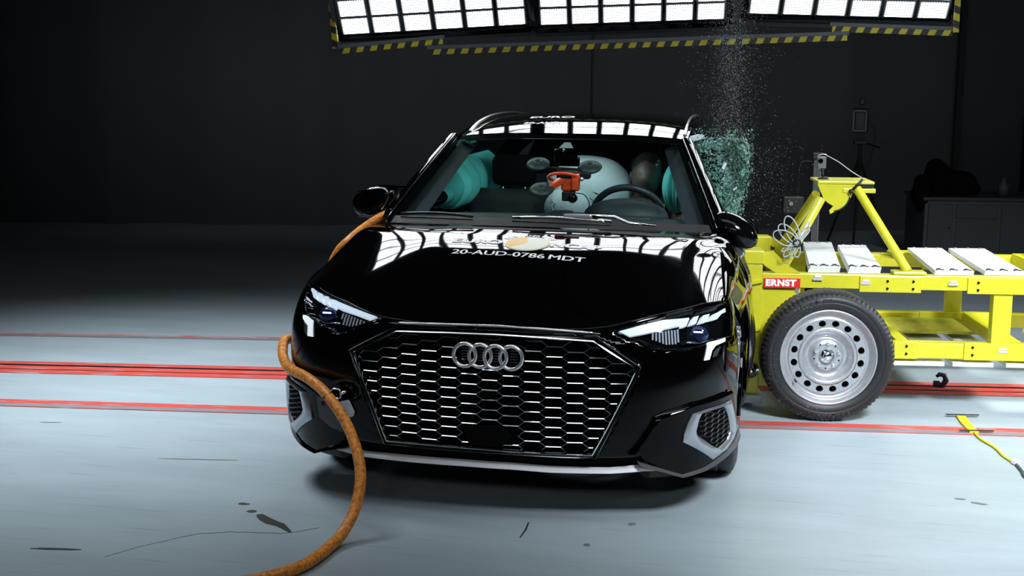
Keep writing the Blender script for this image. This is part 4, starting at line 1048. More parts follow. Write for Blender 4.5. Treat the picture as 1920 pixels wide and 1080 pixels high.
def panel(label, BL, BR, tilt=.8):
    BL, BR = Vector(BL), Vector(BR); x = (BR-BL); Wd = x.length; x.normalize()
    h = Vector((-x.y, x.x, 0)).normalized(); up = (-h*math.sqrt(1-tilt*tilt)+Vector((0, 0, tilt))); up = (up-x*up.dot(x)).normalized(); nrm = x.cross(up).normalized()
    if nrm.z > 0: nrm = -nrm
    root = thing('light_panel', label, 'light', group='floodlight panels hanging beyond the car')
    R3 = Matrix((x, up, nrm)).transposed()
    if R3.determinant() < 0: R3 = Matrix((x, up, nrm)).transposed()
    def P(a, b, c=0): return BL+x*a+up*b+nrm*c
    cw = Wd/6; ch = .1325; rows = 7; ht = rows*ch
    bk = MB(); bk.box(P(Wd/2, ht/2, -.10), (Wd+.02, ht+.06, .09), Matrix((x, up, nrm)).transposed()); bk.done('housing', FRAMEG, root)
    gr_ = MB(); gr_.box(P(Wd/2, ht/2, -.035), (Wd+.02, ht+.02, .03), Matrix((x, up, nrm)).transposed()); gr_.done('module_tray', CELLF, root)
    me = bpy.data.meshes.new('lamp_module')
    hw, hh = cw*.425, ch*.42
    me.from_pydata([(-hw, -hh, 0), (hw, -hh, 0), (hw, hh, 0), (-hw, hh, 0), (-hw, -hh, -.012), (hw, -hh, -.012), (hw, hh, -.012), (-hw, hh, -.012)], [], [(0, 1, 2, 3), (7, 6, 5, 4), (0, 4, 5, 1), (1, 5, 6, 2), (2, 6, 7, 3), (3, 7, 4, 0)])
    me.materials.append(LED); me.materials.append(CELLF); [setattr(q, 'material_index', 0 if q.index == 0 else 1) for q in me.polygons]
    M4 = Matrix((x, up, nrm)).transposed().to_4x4()
    for i in range(6):
        for j in range(rows):
            o = link('lamp_module', me, None, root); o.matrix_local = Matrix.Translation(P(cw*(i+.5), ch*(j+.5), -.006)) @ M4
    for i in range(7):
        f = MB(); f.bar(P(cw*i, 0, -.008), P(cw*i, ht, -.008), .012, .014, nrm); f.done('module_divider', GLOSSBLK, root)
    for a, b_ in (((-.02, -.02), (Wd+.02, -.02)), ((-.02, ht+.02), (Wd+.02, ht+.02)), ((-.02, -.02), (-.02, ht+.02)), ((Wd+.02, -.02), (Wd+.02, ht+.02))):
        f = MB(); f.bar(P(*a, .0), P(*b_, .0), .03, .03, nrm); f.done('panel_frame', GLOSSBLK, root)
    f = MB(); f.bar(P(-.02, -.075, -.03), P(Wd+.02, -.075, -.03), .028, .03, nrm); f.bar(P(Wd+.022, -.075, -.03), P(Wd+.022, ht+.05, -.03), .025, .03, nrm); f.bar(P(-.022, -.075, -.03), P(-.022, ht+.05, -.03), .025, .03, nrm); f.done('outer_frame', FRAMEG, root)
    for a in (.15, Wd-.15):
        f = MB(); f.tube([P(a, ht*.6, -.12), Vector((P(a, ht*.6, -.12).x, P(a, ht*.6, -.12).y, 6.99))], .012, 8); f.done('hanger', BLKC, root)
    c = P(Wd/2, ht/2); settle(root, c); return root
panel('left floodlight panel, tilted, with grid of white lamp modules', (-1.751, 3.654, 1.846), (-.582, 3.818, 1.922))
panel('middle floodlight panel above the car roof, white lamp modules', (-.516, 3.827, 1.916), (.639, 3.990, 1.964))
panel('right floodlight panel above the trolley, white lamp modules', (.762, 4.007, 1.998), (1.983, 4.179, 1.975))
def hazard_mat():
    m = bpy.data.materials.new('hazard_stripes'); m.use_nodes = True; nt = m.node_tree; b = nt.nodes['Principled BSDF']; L = nt.links.new
    tc = nt.nodes.new('ShaderNodeTexCoord'); sp = nt.nodes.new('ShaderNodeSeparateXYZ'); L(tc.outputs['Object'], sp.inputs[0])
    a = nt.nodes.new('ShaderNodeMath'); a.operation = 'MULTIPLY_ADD'; L(sp.outputs[2], a.inputs[0]); a.inputs[1].default_value = -.45; L(sp.outputs[0], a.inputs[2])
    d = nt.nodes.new('ShaderNodeMath'); d.operation = 'MULTIPLY'; L(a.outputs[0], d.inputs[0]); d.inputs[1].default_value = 1/.087
    f = nt.nodes.new('ShaderNodeMath'); f.operation = 'FRACT'; L(d.outputs[0], f.inputs[0])
    g = nt.nodes.new('ShaderNodeMath'); g.operation = 'GREATER_THAN'; L(f.outputs[0], g.inputs[0]); g.inputs[1].default_value = .5
    mx = nt.nodes.new('ShaderNodeMix'); mx.data_type = 'RGBA'; L(g.outputs[0], mx.inputs[0]); mx.inputs[6].default_value = (.006, .006, .007, 1); mx.inputs[7].default_value = (.30, .26, .01, 1)
    L(mx.outputs[2], b.inputs['Base Color']); b.inputs['Roughness'].default_value = .5; return m
HAZ = hazard_mat()
def hbeam(label, a, b_, grey=True, fwd=.12):
    a, b_ = Vector(a), Vector(b_); d = b_-a; L = d.length; x = d.normalized(); y = Vector((0, 0, 1)).cross(x).normalized()
    if abs(x.z) > .8: y = Vector((0, 1, 0))
    z = x.cross(y)
    m = MB(); m.box((0, 0, 0), (L, .03, .034)); o = m.done('hazard_beam', HAZ)
    o.matrix_world = Matrix.Translation((a+b_)/2) @ Matrix((x, y, z)).transposed().to_4x4()
    tag(o, label, 'beam')
    if grey: m = MB(); m.box((0, .004, .028), (L+.02, .04, .022)); m.done('frame_bar', FRAMEG, o)
    return o
hbeam('black and yellow striped beam under the left light panel', (-1.75, 3.62, 1.752), (-1.107, 3.72, 1.820))
hbeam('long black and yellow striped beam under the middle light panel', (-1.181, 3.66, 1.752), (1.374, 4.03, 1.862))
hbeam('black and yellow striped beam under the right light panel', (1.284, 4.02, 1.915), (2.004, 4.12, 1.895))
hbeam('upright black and yellow striped bar beside the left light panel', (-1.765, 3.60, 1.77), (-1.81, 3.55, 2.3), False)
hbeam('upright black and yellow striped bar beside the right light panel', (2.022, 4.10, 1.90), (2.022, 4.07, 2.3), False)

# ---- background equipment
def leg(root, a, b_, r=.012): m = MB(); m.tube([a, b_], r, 8); m.done('leg', BLKC, root)
tp = thing('tripod_camera', 'dark camera with pale round shade on a tall black tripod by the back curtain', 'tripod')
cx, cy = 1.70, 8.35
for a in (.4, 2.5, 4.6): leg(tp, (cx, cy, .86), (cx+.33*math.cos(a), cy+.33*math.sin(a), 0))
m = MB(); m.tube([(cx, cy, .45), (cx, cy, .98)], .016, 10); m.done('centre_column', BLKC, tp)
m = MB(); m.box((cx, cy, 1.0), (.12, .10, .04), bev=.01); m.tube([(cx+.03, cy, 1.0), (cx+.17, cy-.12, .96)], .008, 8); m.done('tripod_head', BLKC, tp)
m = MB(); m.box((cx-.01, cy, 1.2), (.13, .2, .22), bev=.02); m.done('camera_body', PLAST, tp)
m = MB()
for x_, z_, w_, h_ in ((-.055, 0, .018, .19), (.055, 0, .018, .19), (0, .09, .125, .018), (0, -.09, .125, .018)): m.box((cx-.02+x_, cy-.12, 1.2+z_), (w_, .02, h_), bev=.003)
m.done('lens_shade', mat('shade_grey', (.10, .11, .12), .6), tp)
m = MB(); m.box((cx, cy, 1.37), (.05, .05, .06), bev=.01); m.done('viewfinder', BLKC, tp)
m = MB(); m.tube(spline([(cx+.06, cy, 1.2), (cx+.13, cy, 1.1), (cx+.11, cy, .9), (cx+.05, cy, .7)], 5), .005, 6); m.done('cable', BLKC, tp, True)
settle(tp, (cx, cy, 0))
cb = thing('equipment_cabinet', 'dark grey cabinet standing at the right edge of the hall', 'cabinet')
c0 = Vector((2.21, 7.35, 0)); dx = Vector((math.cos(.18), math.sin(.18), 0)); dy = Vector((-dx.y, dx.x, 0)); RC = Matrix((dx, dy, Vector((0, 0, 1)))).transposed()
CABM = mat('cabinet_grey', (.05, .058, .066), .6)
def cbx(name, x0, x1, y0, y1, z0, z1, m, par, bev=.004):
    b = MB(); b.box(c0+dx*((x0+x1)/2)+dy*((y0+y1)/2)+Vector((0, 0, (z0+z1)/2)), (x1-x0, y1-y0, z1-z0), RC, bev); return b.done(name, m, par)
cbx('body', 0, 1.5, 0, .6, .03, .57, CABM, cb); cbx('top', -.02, 1.52, -.02, .62, .57, .60, mat('cabinet_top', (.03, .034, .04), .5), cb)
d1 = cbx('door', .03, .24, -.015, 0, .05, .54, mat('cabinet_door', (.042, .048, .055), .6), cb); cbx('knob', .20, .215, -.03, -.012, .33, .345, BLKC, d1, .003)
d2 = cbx('door', .27, .62, -.012, 0, .05, .40, mat('cabinet_door'), cb); cbx('drawer', .27, .62, -.012, 0, .42, .54, mat('cabinet_door'), cb); cbx('door', .65, 1.0, -.012, 0, .05, .54, mat('cabinet_door'), cb)
settle(cb, c0)
# black cloth draped over gear on the cabinet
cl = MB(); cl.ell(c0+dx*.16+dy*.25+Vector((0, 0, .70)), (.13, .16, .21), 20, 14); cl.ell(c0+dx*.33+dy*.25+Vector((0, 0, .67)), (.20, .16, .14), 20, 14); cl.ell(c0+dx*.0+dy*.12+Vector((0, 0, .62)), (.09, .14, .16), 16, 12)
for v in cl.bm.verts: v.co.x += .012*math.sin(v.co.z*40+v.co.y*10)
tag(cl.done('draped_cloth', mat('black_cloth', (.004, .004, .005), .95, spec=.05), None, True), 'black cloth heaped on top of the grey cabinet', 'cloth')
b = MB(); q = c0+dx*.72+dy*.2+Vector((0, 0, .60)); b.lathe([(.001, 0), (.05, 0), (.05, .09), (.02, .12), (.018, .16), (.001, .16)], q, 'Z', 20); tag(b.done('small_jar', CABM, None, True), 'small dark jar standing on the cabinet top', 'jar')
# aluminium profile stand with junction box
st = thing('profile_stand', 'grey aluminium profile stand behind the yellow trolley', 'stand')
P_ = TO+Vector((math.cos(TH)*.262-math.sin(TH)*2.2, math.sin(TH)*.262+math.cos(TH)*2.2, 0))
m = MB(); m.box((P_.x, P_.y, .56), (.045, .045, 1.1), TH); m.box((P_.x, P_.y, .02), (.3, .3, .04), TH); m.done('profile', mat('profile_grey', (.13, .14, .15), .4, .5), st)
for q in (-.012, .0, .012): m = MB(); m.box((P_.x+q, P_.y-.024, .56), (.003, .002, 1.08), TH); m.done('profile_groove', BLKC, st)
m = MB(); m.box((P_.x-.14, P_.y-.02, .83), (.13, .08, .11), TH, bev=.008); m.tube(spline([(P_.x-.03, P_.y, 1.1), (P_.x-.1, P_.y, 1.09), (P_.x-.11, P_.y, .95), (P_.x-.12, P_.y, .85)], 4), .004, 6); bx = m.done('junction_box', BLKC, st)
m = MB(); m.tube([(P_.x-.15, P_.y-.075, .84), (P_.x-.15, P_.y-.06, .84)], .012, 12); m.done('box_button', ALU, bx); m = MB(); m.box((P_.x, P_.y, 1.135), (.07, .05, .05), TH, bev=.01); m.done('top_clamp', BLKC, st)
settle(st, (P_.x, P_.y, 0), 0)

# ---- small things on the trolley
def TW(x, y, z): return TO+Vector((x*math.cos(TH)-y*math.sin(TH), x*math.sin(TH)+y*math.cos(TH), z))
ac = thing('action_camera', 'small grey action camera on a swivel mount on top of the yellow bracket', 'camera')
c = TW(.052, .70, 1.112)
m = MB(); m.lathe([(.001, .012), (.02, .012), (.03, 0), (.001, 0)], c, 'Z', 20); m.done('mount_base', BLKC, ac, True)
m = MB(); m.tube([c+Vector((0, 0, .01)), c+Vector((-.006, 0, .045))], .006, 8); m.ell(c+Vector((-.006, 0, .045)), (.010, .010, .010)); m.done('swivel', BLKC, ac, True)
m = MB(); m.box(c+Vector((-.012, 0, .085)), (.045, .03, .062), .3, bev=.005); bd = m.done('camera_body', mat('camera_grey', (.12, .13, .14), .4), ac)
m = MB(); m.tube([c+Vector((-.016, -.022, .095)), c+Vector((-.016, -.012, .095))], .012, 14); m.done('lens', GLOSSBLK, bd); m = MB(); m.tube(spline([c+Vector((-.03, 0, .118)), c+Vector((-.01, 0, .128)), c+Vector((.012, 0, .125))], 4), .004, 6); m.done('strap', ALU, bd)
settle(ac, c)
m = MB(); m.tube(spline([TW(.062, .70, 1.235), TW(.12, .68, 1.205), TW(.19, .66, 1.155), TW(.25, .64, 1.118), TW(.285, .60, 1.08)], 5), .0028, 6)
tag(m.done('tether_wire', CABLE, None, True), 'thin grey tether wire running down from the action camera', 'wire')
# bundled cable on the brace
m = MB()
cc = TW(-.136, .24, .833)
ax_, az_ = Vector((math.cos(TH), math.sin(TH), 0)), Vector((0, 0, 1)); ay_ = ax_.cross(az_)
def loop(c1, r1, r2, ang, dep):
    pts = []
    for k in range(25):
        t = -.25+(2*math.pi+.5)*k/24; u, v = r2*math.sin(t), r1*(1-math.cos(t)); ca, sa = math.cos(ang), math.sin(ang)
        pts.append(c1+ax_*(v*ca-u*sa)+az_*(v*sa+u*ca)+ay_*(dep*math.sin(t/2)))
    return pts
for a, r1, r2, dp in ((1.95, .070, .030, .02), (2.35, .060, .030, .035), (2.75, .062, .034, .01), (.95, .05, .012, .02), (1.05, .06, .010, .03), (.85, .045, .008, .01), (-1.5, .036, .016, .02), (-1.9, .040, .014, .03), (-2.3, .045, .016, .01), (-2.6, .042, .010, .02)):
    m.tube(loop(cc, r1, r2, a, -dp), .0034, 6, cap=False)
cbn = thing('cable_bundle', 'looped grey cable bundle tied to the yellow brace of the trolley', 'cable')
m.done('cable_loop', CABLE, cbn, True)
m = MB(); m.tube([cc+ax_*(.012*math.cos(t)*1.4)+az_*.016*math.sin(t)+ay_*(-.004) for t in [k*math.pi/8 for k in range(16)]], .006, 6, closed=True); m.done('cable_tie', BLKC, cbn, True)
m = MB(); m.box(cc+ax_*-.085+az_*.055+ay_*.01, (.014, .012, .01)); m.done('connector', ALU, cbn)
settle(cbn, cc)
m = MB(); q = TW(-.165, -.004, .640); m.box(q, (.016, .006, .022), Matrix.Rotation(.5, 3, 'Y')); m.box(q+Vector((.004, -.002, -.012)), (.012, .006, .014), Matrix.Rotation(-.4, 3, 'Y'))
tag(m.done('foil_scrap', ALU), 'small shiny foil scrap stuck on top of the trolley tyre', 'foil')

# ---- hose
hose_pts = spline([(-.757, 1.36, .992), (-.787, 1.25, .978), (-.825, 1.12, .943), (-.862, 1.03, .90), (-.91, 1.02, .85), (-.955, 1.04, .77), (-.968, .99, .68), (-.975, .87, .58), (-.980, .72, .525), (-.976, .58, .53), (-.968, .48, .545), (-.948, .40, .53), (-.915, .32, .505), (-.85, .21, .490), (-.745, .10, .486), (-.668, .03, .468), (-.611, -.03, .448), (-.545, -.08, .397), (-.487, -.13, .332), (-.44, -.19, .255), (-.420, -.24, .180), (-.425, -.30, .10), (-.445, -.38, .04), (-.462, -.47, .0215), (-.47, -.56, .0215), (-.49, -.66, .0215), (-.545, -.76, .0215), (-.66, -.87, .0215), (-.9, -1.0, .0215), (-1.4, -1.15, .0215)], 7)
m = MB(); m.tube(hose_pts, .0205, 16); ho = m.done('hose', HOSE, None, True); tag(ho, 'orange rubber hose hanging from the car and curling down onto the floor', 'hose')
m = MB(); m.tube([Vector((-.615, -.027, .449))+Matrix.Rotation(.9, 3, 'Y') @ Vector((0, .0235*math.cos(t), .0235*math.sin(t))) for t in [k*math.pi/10 for k in range(20)]], .003, 6, closed=True); m.box((-.627, -.038, .420), (.012, .012, .014))
tag(m.done('zip_tie', BLKC), 'black zip tie holding the orange hose to the towing eye', 'zip tie')
# ---- yellow lead on the floor
lp = [(1.927, 2.026), (1.932, 1.90), (1.946, 1.78), (1.953, 1.72)]
m = MB()
for a, b_ in zip(lp, lp[1:]): m.bar((*a, .006), (*b_, .006), .042, .008)
yt = thing('floor_sensor_lead', 'yellow flat sensor strip and lead lying on the right floor', 'cable')
m.done('flat_strip', mat('yellow_strip', (.75, .62, .01), .4), yt)
m = MB(); m.tube(spline([(1.953, 1.73, .006), (1.965, 1.61, .006), (2.0, 1.50, .006), (2.015, 1.44, .006), (2.03, 1.32, .006), (2.062, 1.22, .006)], 6), .006, 8); m.done('lead', mat('yellow_strip'), yt, True)
m = MB(); m.tube(spline([(2.062, 1.22, .006), (2.07, 1.1, .006), (2.08, .98, .006), (2.2, .7, .006)], 6), .007, 8); m.done('dark_lead', mat('dark_lead', (.03, .05, .05), .4), yt, True)
m = MB(); m.box((2.062, 1.22, .012), (.03, .03, .018), .5, bev=.004); m.done('plug', WHITE, yt)
settle(yt, (1.95, 1.75, 0))
for (x, y, w), lb in (((1.935, 2.03, .16), 'black tape strip across the far end of the yellow sensor strip'), ((1.965, 1.735, .16), 'black tape strip across the near end of the yellow sensor strip')):
    m = MB(); m.box((x, y, .0115), (w, .02, .001), ANG); tag(m.done('tape_strip', BLKC), lb, 'tape')
# ---- hook in the rail
hk = MB(); hk.tube([(1.87, 2.66, .01), (1.905, 2.66, .012), (1.922, 2.66, .04), (1.912, 2.66, .068), (1.885, 2.66, .072), (1.872, 2.66, .058)], .013, 10, rs=[.014, .017, .016, .014, .012, .008]); hk.box((1.875, 2.66, .018), (.035, .03, .034), bev=.005)
tag(hk.done('tow_hook', BLKC, None, True), 'small black hook standing up from the tow rail under the trolley', 'hook')
# ---- marks on the floor (flat)
def blot(pts, label, m=DIRT):
    b = MB(); b.prism([(x, y) for x, y in pts], .0008, lambda x, y, d: Vector((x, y, .0006+d))); tag(b.done('floor_stain', m), label, 'stain')
def oval(cx, cy, a, b_, ang, n=14, wob=.18, seed=1):
    r = random.Random(seed); out = []
    for k in range(n):
        t = 2*math.pi*k/n; q = 1+r.uniform(-wob, wob); u, v = a*math.cos(t)*q, b_*math.sin(t)*q; out.append((cx+u*math.cos(ang)-v*math.sin(ang), cy+u*math.sin(ang)+v*math.cos(ang)))
    return out
FL = {}
blot(oval(-.957, -.026, .022, .012, 0, seed=2), 'small dark blot on the left floor, farthest of three in a row')
blot(oval(-.893, -.104, .020, .014, .2, seed=3), 'small brown blot on the left floor, middle of three in a row')
blot([(-.86, -.135), (-.84, -.125), (-.80, -.16), (-.76, -.19), (-.72, -.215), (-.665, -.29), (-.672, -.30), (-.74, -.245), (-.79, -.225), (-.83, -.19), (-.852, -.16)], 'long dark green smear on the left floor pointing at the hose')
blot(oval(-1.40, -.643, .088, .009, .13, seed=5), 'narrow dark dash mark near the lower left corner')
blot(oval(-1.375, .50, .165, .0035, .157, seed=6, wob=.1), 'long thin ochre scratch on the left floor', mat('stain_ochre', (.16, .13, .05), .6))
blot(oval(-2.30, .92, .05, .005, .2, seed=8), 'faint grey dash on the floor at the far left', mat('stain_grey', (.14, .15, .14), .6))
blot(oval(1.77, .661, .022, .010, 0, seed=9), 'small grey blot on the right floor', mat('stain_grey'))
blot(oval(1.836, .618, .034, .010, -.25, seed=10), 'oblong grey blot on the right floor', mat('stain_grey'))
blot([(.152, .003), (.158, .001), (.163, -.08), (.158, -.17), (.153, -.168), (.156, -.08)], 'thin dark scratch on the floor in front of the car')
blot(oval(.533, .069, .016, .012, .5, seed=11), 'small dark spot on the floor in front of the car', mat('stain_grey'))
blot(oval(.401, -.192, .012, .015, .5, seed=12), 'tiny dark spot on the floor nearest the picture bottom', mat('stain_grey'))
r = random.Random(5); up, dn = [], []
for k in range(26):
    t = k/25; x = -1.2+.62*t+r.uniform(-.004, .004); y = -.68+.55*t+.10*math.sin(t*5)+r.uniform(-.006, .006); up.append((x, y+.0012)); dn.append((x, y-.0012))
blot(up+dn[::-1], 'hairline crack running across the left floor', mat('stain_grey'))

# ================================================================== camera on suction cups inside the windscreen
sm = thing('suction_camera_mount', 'red-orange camera bracket held to the windscreen by three dark suction cups', 'mount')
def cup(u, t):
    c = ws(u, t, -.012); n = Vector((0, -.447, .894)); x = Vector((1, 0, 0)); y = n.cross(x)
    m = MB(); m.lathe([(.001, .012), (.030, .010), (.052, .004), (.058, -.004), (.054, -.010), (.02, -.022), (.001, -.022)], (0, 0, 0), 'Z', 36)
    bmesh.ops.transform(m.bm, matrix=Matrix.Translation(c) @ Matrix((x, y, n)).transposed().to_4x4(), verts=m.bm.verts)
    o = m.done('suction_cup', mat('cup_rubber', (.045, .055, .055), .4), sm, True)
    m = MB(); m.lathe([(.012, .013), (.016, .016), (.02, .012)], (0, 0, 0), 'Z', 20); bmesh.ops.transform(m.bm, matrix=Matrix.Translation(c) @ Matrix((x, y, n)).transposed().to_4x4(), verts=m.bm.verts); m.done('cup_button', mat('cup_rubber'), o, True)
    return c
def ws_from(x, z):
    t = (z-.985)/(.387); return x, t
c1 = cup(-.17, .66); c2 = cup(.235, .64); c3 = cup(-.085, .38)
m = MB(); m.bar(c1+Vector((0, .04, -.03)), c2+Vector((0, .04, -.03)), .03, .03, bev=.005); m.box((.06, 1.60, 1.17), (.16, .06, .035), bev=.01); m.done('cross_arm', BLKC, sm)
m = MB(); cR = Vector((.03, 1.49, 1.165)); Rr = Matrix.Rotation(-.55, 3, 'X')
m.tube([cR+Rr @ Vector((.070*math.cos(t*math.pi/16), .045*math.sin(t*math.pi/16), 0)) for t in range(32)], .007, 8, closed=True); m.done('bracket_ring', ORANGE, sm, True)
m = MB(); m.box(cR+Vector((.03, .02, -.035)), (.085, .05, .055), bev=.01); m.bar(cR+Vector((-.01, 0, -.012)), c3+Vector((.03, .02, 0)), .03, .03, bev=.005); m.box(cR+Vector((.055, .01, -.02)), (.03, .06, .075), bev=.006); m.done('bracket_body', ORANGE, sm)
m = MB(); m.box(cR+Vector((.028, .0, -.040)), (.03, .008, .014)); m.done('bracket_slot', BLKC, sm)
m = MB(); m.box(cR+Vector((.025, .0, -.085)), (.06, .045, .045), bev=.006); m.done('camera_body', BLKC, sm)
m = MB(); m.tube([cR+Vector((.047, -.035, -.093)), cR+Vector((.047, .0, -.093))], .021, 18); m.done('camera_lens', GLOSSBLK, sm, True)
m = MB(); m.ell(cR+Vector((.082, -.0, -.005)), (.012, .010, .010)); m.ell(cR+Vector((-.072, 0, .0)), (.009, .009, .009)); m.done('clamp_screw', ALU, sm, True)
m = MB(); m.tube(spline([cR+Vector((.06, 0, -.07)), cR+Vector((.10, -.02, -.075)), cR+Vector((.125, -.03, -.11)), cR+Vector((.115, -.02, -.15)), cR+Vector((.08, -.04, -.17))], 6), .0025, 6); m.done('camera_cable', BLKC, sm, True)
settle(sm, (.03, 1.49, 1.1))
# crash test dummy in the driver's seat (a figure without clothing; mostly hidden by the dashboard)
du = thing('crash_test_dummy', 'crash test dummy with smooth brown head in the driver seat beside the turquoise curtain', 'dummy')
def skinfig(name, joints, edges, m, parent, lvl=2):
    me = bpy.data.meshes.new(name); me.from_pydata([j[:3] for j in joints], edges, []); o = link(name, me, m, parent)
    md = o.modifiers.new('s', 'SKIN'); md.use_smooth_shade = True
    for i, j in enumerate(joints):
        sv = me.skin_vertices[0].data[i]; sv.radius = (j[3], j[4] if len(j) > 4 else j[3]); sv.use_root = (i == 0)
    o.modifiers.new('u', 'SUBSURF').levels = lvl; o.modifiers['u'].render_levels = lvl; return o
J = [(.36, 2.18, .70, .14, .12), (.36, 2.22, .88, .15, .12), (.355, 2.24, 1.0, .10, .09), (.35, 2.22, 1.04, .05), (.348, 2.20, 1.08, .05),
     (.50, 2.2, .96, .055), (.55, 2.0, .82, .042), (.50, 1.82, .86, .032), (.22, 2.2, .96, .055), (.17, 2.0, .82, .042), (.20, 1.84, .88, .032),
     (.45, 2.0, .66, .08), (.46, 1.65, .68, .06), (.46, 1.4, .42, .045), (.27, 2.0, .66, .08), (.26, 1.65, .68, .06), (.26, 1.4, .42, .045)]
E_ = [(0, 1), (1, 2), (2, 3), (3, 4), (2, 5), (5, 6), (6, 7), (2, 8), (8, 9), (9, 10), (0, 11), (11, 12), (12, 13), (0, 14), (14, 15), (15, 16)]
skinfig('body', J, E_, FLESH, du)
def head(q):
    z, y, x = q.z, q.y, q.x; k = 0
    if y < 0: k += .10*math.exp(-((x/.16)**2+((z+.05)/.18)**2))       # nose
    if y < 0: k -= .05*(math.exp(-(((abs(x)-.33)/.14)**2+((z-.12)/.12)**2)))   # eye hollows
    if y < 0: k -= .03*math.exp(-((x/.28)**2+((z+.38)/.06)**2))      # mouth
    if z < -.3: k -= .16*(-z-.3)
    return k
b = MB(); b.ell((0, 0, 0), (1, 1, 1), 40, 30)
for v in b.bm.verts:
    q = v.co.copy(); k = 1+head(q); v.co = Vector((.348, 2.17, 1.125))+Vector((q.x*.077*k, q.y*.098*k, q.z*.115*k))
for s_ in (-1, 1): b.ell((.348+s_*.079, 2.18, 1.12), (.010, .022, .032), 12, 8)
b.done('head', FLESH, du, True)
b = MB(); b.ell((.348, 2.185, 1.16), (.080, .098, .090), 28, 18)
bmesh.ops.delete(b.bm, geom=[f for f in b.bm.faces if f.calc_center_median().z < 1.165], context='FACES'); b.done('skull_cap', mat('cap_dark', (.012, .012, .012), .3), du, True)
b = MB(); b.box((.437, 2.10, .985), (.03, .03, .02), bev=.005); b.done('green_marker', mat('marker_green', (.25, .6, .02), .5), du)
b = MB(); b.box((.425, 2.09, .965), (.035, .03, .02), bev=.005); b.done('purple_marker', mat('marker_purple', (.12, .02, .35), .5), du)
settle(du, (.36, 2.18, .6))

# ================================================================== shattered side window
rnd = random.Random(11)
CTR = Vector((.76, 2.05, 1.14))
def sheet(seed, x0, z0, x1, z1, y, hole=.30):
    """crumpled remains of a laminated pane: cell-wise broken sheet"""
    r = random.Random(seed); vs, fs = [], []
    nx, nz = 30, 40; idx = {}
    for i in range(nx+1):
        for j in range(nz+1):
            u, t = i/nx, j/nz
            xl = x0(t); xr = x1(t); X = xl+(xr-xl)*u; Z = z0+(z1-z0)*t
            Y = y+.06*math.sin(X*31+Z*13)+.035*math.sin(X*57-Z*41+2)+.02*r.uniform(-1, 1)
            vs.append((X+r.uniform(-.006, .006), Y, Z+r.uniform(-.006, .006)))
    for i in range(nx):
        for j in range(nz):
            u, t = (i+.5)/nx, (j+.5)/nz
            d = .5+.5*math.sin(u*9+t*14)*math.sin(t*11-u*5)
            pr = hole+.55*max(0, t-.55)*d*1.6+.35*max(0, abs(u-.5)-.40)*4
            if .45 < t < .85 and u < .55: pr += .35
            if r.random() < pr: continue
            a = i*(nz+1)+j; q = (a, a+nz+1, a+nz+2, a+1)
            if r.random() < .3: fs.append(q[:3])
            else: fs.append(q)
    return vs, fs
vs, fs = sheet(4, lambda t: lerp_tab(t, [(0, .685), (.25, .655), (.6, .60), (1, .565)]), .885, lambda t: lerp_tab(t, [(0, .72), (.12, .80), (.3, .828), (.6, .855), (.85, .868), (1, .84)]), 1.335, 2.1, .12)
o = mesh('glass_sheet', vs, fs, SHARD, None)
md = o.modifiers.new('t', 'SOLIDIFY'); md.thickness = .004
tag(o, 'crumpled blue-green sheet of shattered window glass flying beside the car pillar', 'glass', kind='stuff')
def bits(name, n, pos, size, m, label, flat=.35):
    vs, fs = [], []
    for k in range(n):
        p = Vector(pos()); s = size()
        a = Vector((rnd.gauss(0, 1), rnd.gauss(0, 1), rnd.gauss(0, 1))).normalized(); b_ = a.orthogonal().normalized(); c = a.cross(b_)
        b0 = len(vs); w = s*rnd.uniform(.4, 1)
        vs += [p+b_*s, p-b_*s*.6+c*w, p-b_*s*.5-c*w, p+a*s*flat]
        fs += [(b0, b0+1, b0+2), (b0, b0+3, b0+1), (b0+1, b0+3, b0+2), (b0+2, b0+3, b0)]
    o = mesh(name, vs, fs, m); return tag(o, label, 'glass', kind='stuff')
def pos_cluster():
    t = rnd.random()**1.1; z = .88+.50*t
    xl = lerp_tab(t, [(0, .67), (.25, .64), (.6, .60), (1, .53)]); xr = lerp_tab(t, [(0, .75), (.15, .84), (.6, .88), (1, .88)])
    return (rnd.uniform(xl, xr), 2.1+rnd.gauss(0, .08), z)
bits('glass_fragments', 2600, pos_cluster, lambda: rnd.uniform(.0015, .006)*(2.0 if rnd.random() < .08 else 1), SHARD, 'dense cloud of small blue-green glass fragments beside the right side of the car')
bits('bright_glass_fragments', 1500, pos_cluster, lambda: rnd.uniform(.0008, .0026), SPARK, 'glittering crumbs of glass scattered over the shattered pane')
def pos_spray():
    while True:
        z = .9+1.25*rnd.random()**.8; x = rnd.gauss(.76, (.045 if rnd.random() < .45 else .10) if z > 1.3 else .15)
        if abs(x-.74) < .34: return (x, 2.1+rnd.gauss(0, .15), z)
bits('glass_spray', 7500, pos_spray, lambda: rnd.uniform(.0006, .0016)*(1.7 if rnd.random() < .06 else 1), SPARK, 'fine spray of glass dust rising towards the light panels', 1.2)
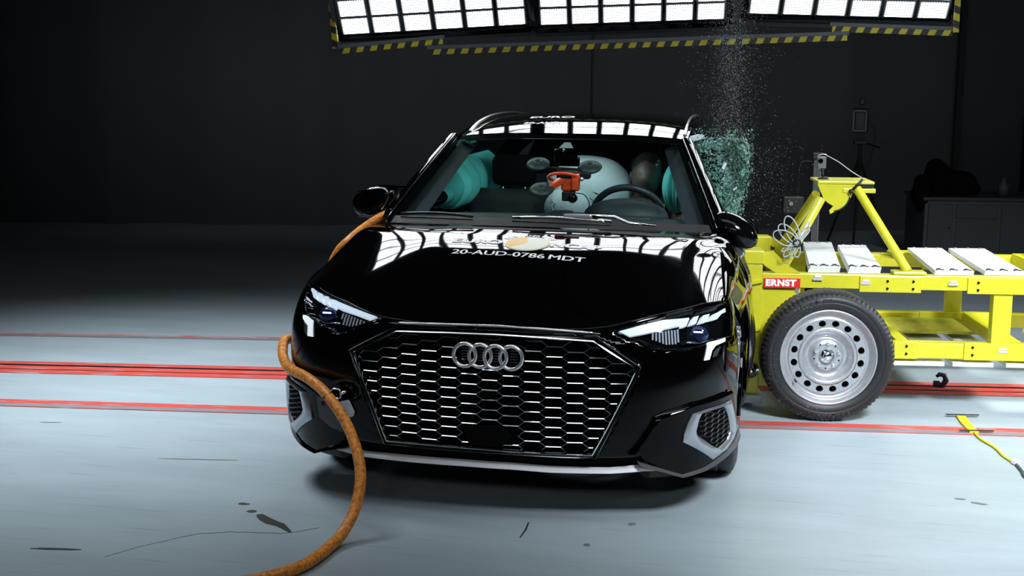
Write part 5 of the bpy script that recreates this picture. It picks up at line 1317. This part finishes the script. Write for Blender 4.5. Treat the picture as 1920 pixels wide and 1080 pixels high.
def pos_right():
    return (rnd.gauss(1.0, .12), 1.9+rnd.gauss(0, .3), rnd.uniform(.55, 1.35))
bits('scattered_glass_dust', 700, pos_right, lambda: rnd.uniform(.0008, .0020), SPARK, 'loose glass specks drifting between the car and the trolley frame')
def pos_tyre():
    a = rnd.uniform(math.pi*.55, math.pi*1.5); r_ = rnd.uniform(.235, .312); v = TW(r_*math.cos(a), -.012, .3165+r_*math.sin(a)); return tuple(v)
bits('tyre_specks', 240, pos_tyre, lambda: rnd.uniform(.0008, .002), SPARK, 'tiny glass specks dusted over the left side of the trolley tyre')
# larger separate shards
for i, (x, y, z, s, a, m_, lb) in enumerate([
    (.600, 2.0, 1.335, .045, .25, SPARK, 'long bright white glass splinter at the upper left of the glass cloud'),
    (.725, 2.0, 1.245, .016, 1.0, SHARD, 'flat blue-green shard in the middle of the glass cloud'),
    (.765, 2.0, 1.345, .030, .35, SHARD, 'pale green sliver at the top right of the glass cloud'),
    (.712, 2.0, 1.30, .034, .1, SHARD, 'largest dark green shard near the top of the glass cloud'),
    (.800, 2.0, 1.09, .013, .6, SPARK, 'bright white chip at the right edge of the glass cloud'),
    (.745, 1.98, 1.20, .022, 1.1, SPARK, 'silvery striped chip near the centre of the glass cloud'),
    (.835, 2.0, 1.17, .030, 1.3, SHARD, 'upright green shard on the right edge of the glass cloud'),
    (.70, 2.0, 1.16, .024, -.6, SHARD, 'slanting green sliver left of the centre of the glass cloud')]):
    t = bmesh.new(); n = 6; r_ = random.Random(i)
    vv = [t.verts.new((s*math.cos(2*math.pi*k/n)*r_.uniform(.7, 1.1), 0, s*.38*math.sin(2*math.pi*k/n)*r_.uniform(.7, 1.2))) for k in range(n)]
    f = t.faces.new(vv); q = bmesh.ops.extrude_face_region(t, geom=[f]); bmesh.ops.translate(t, vec=(0, .004, 0), verts=[v for v in q['geom'] if isinstance(v, bmesh.types.BMVert)])
    o = frombm('glass_shard', t, m_); o.location = (x, y, z); o.rotation_euler = (.2, -a, .3); tag(o, lb, 'glass', 'larger shards of the shattered side window')
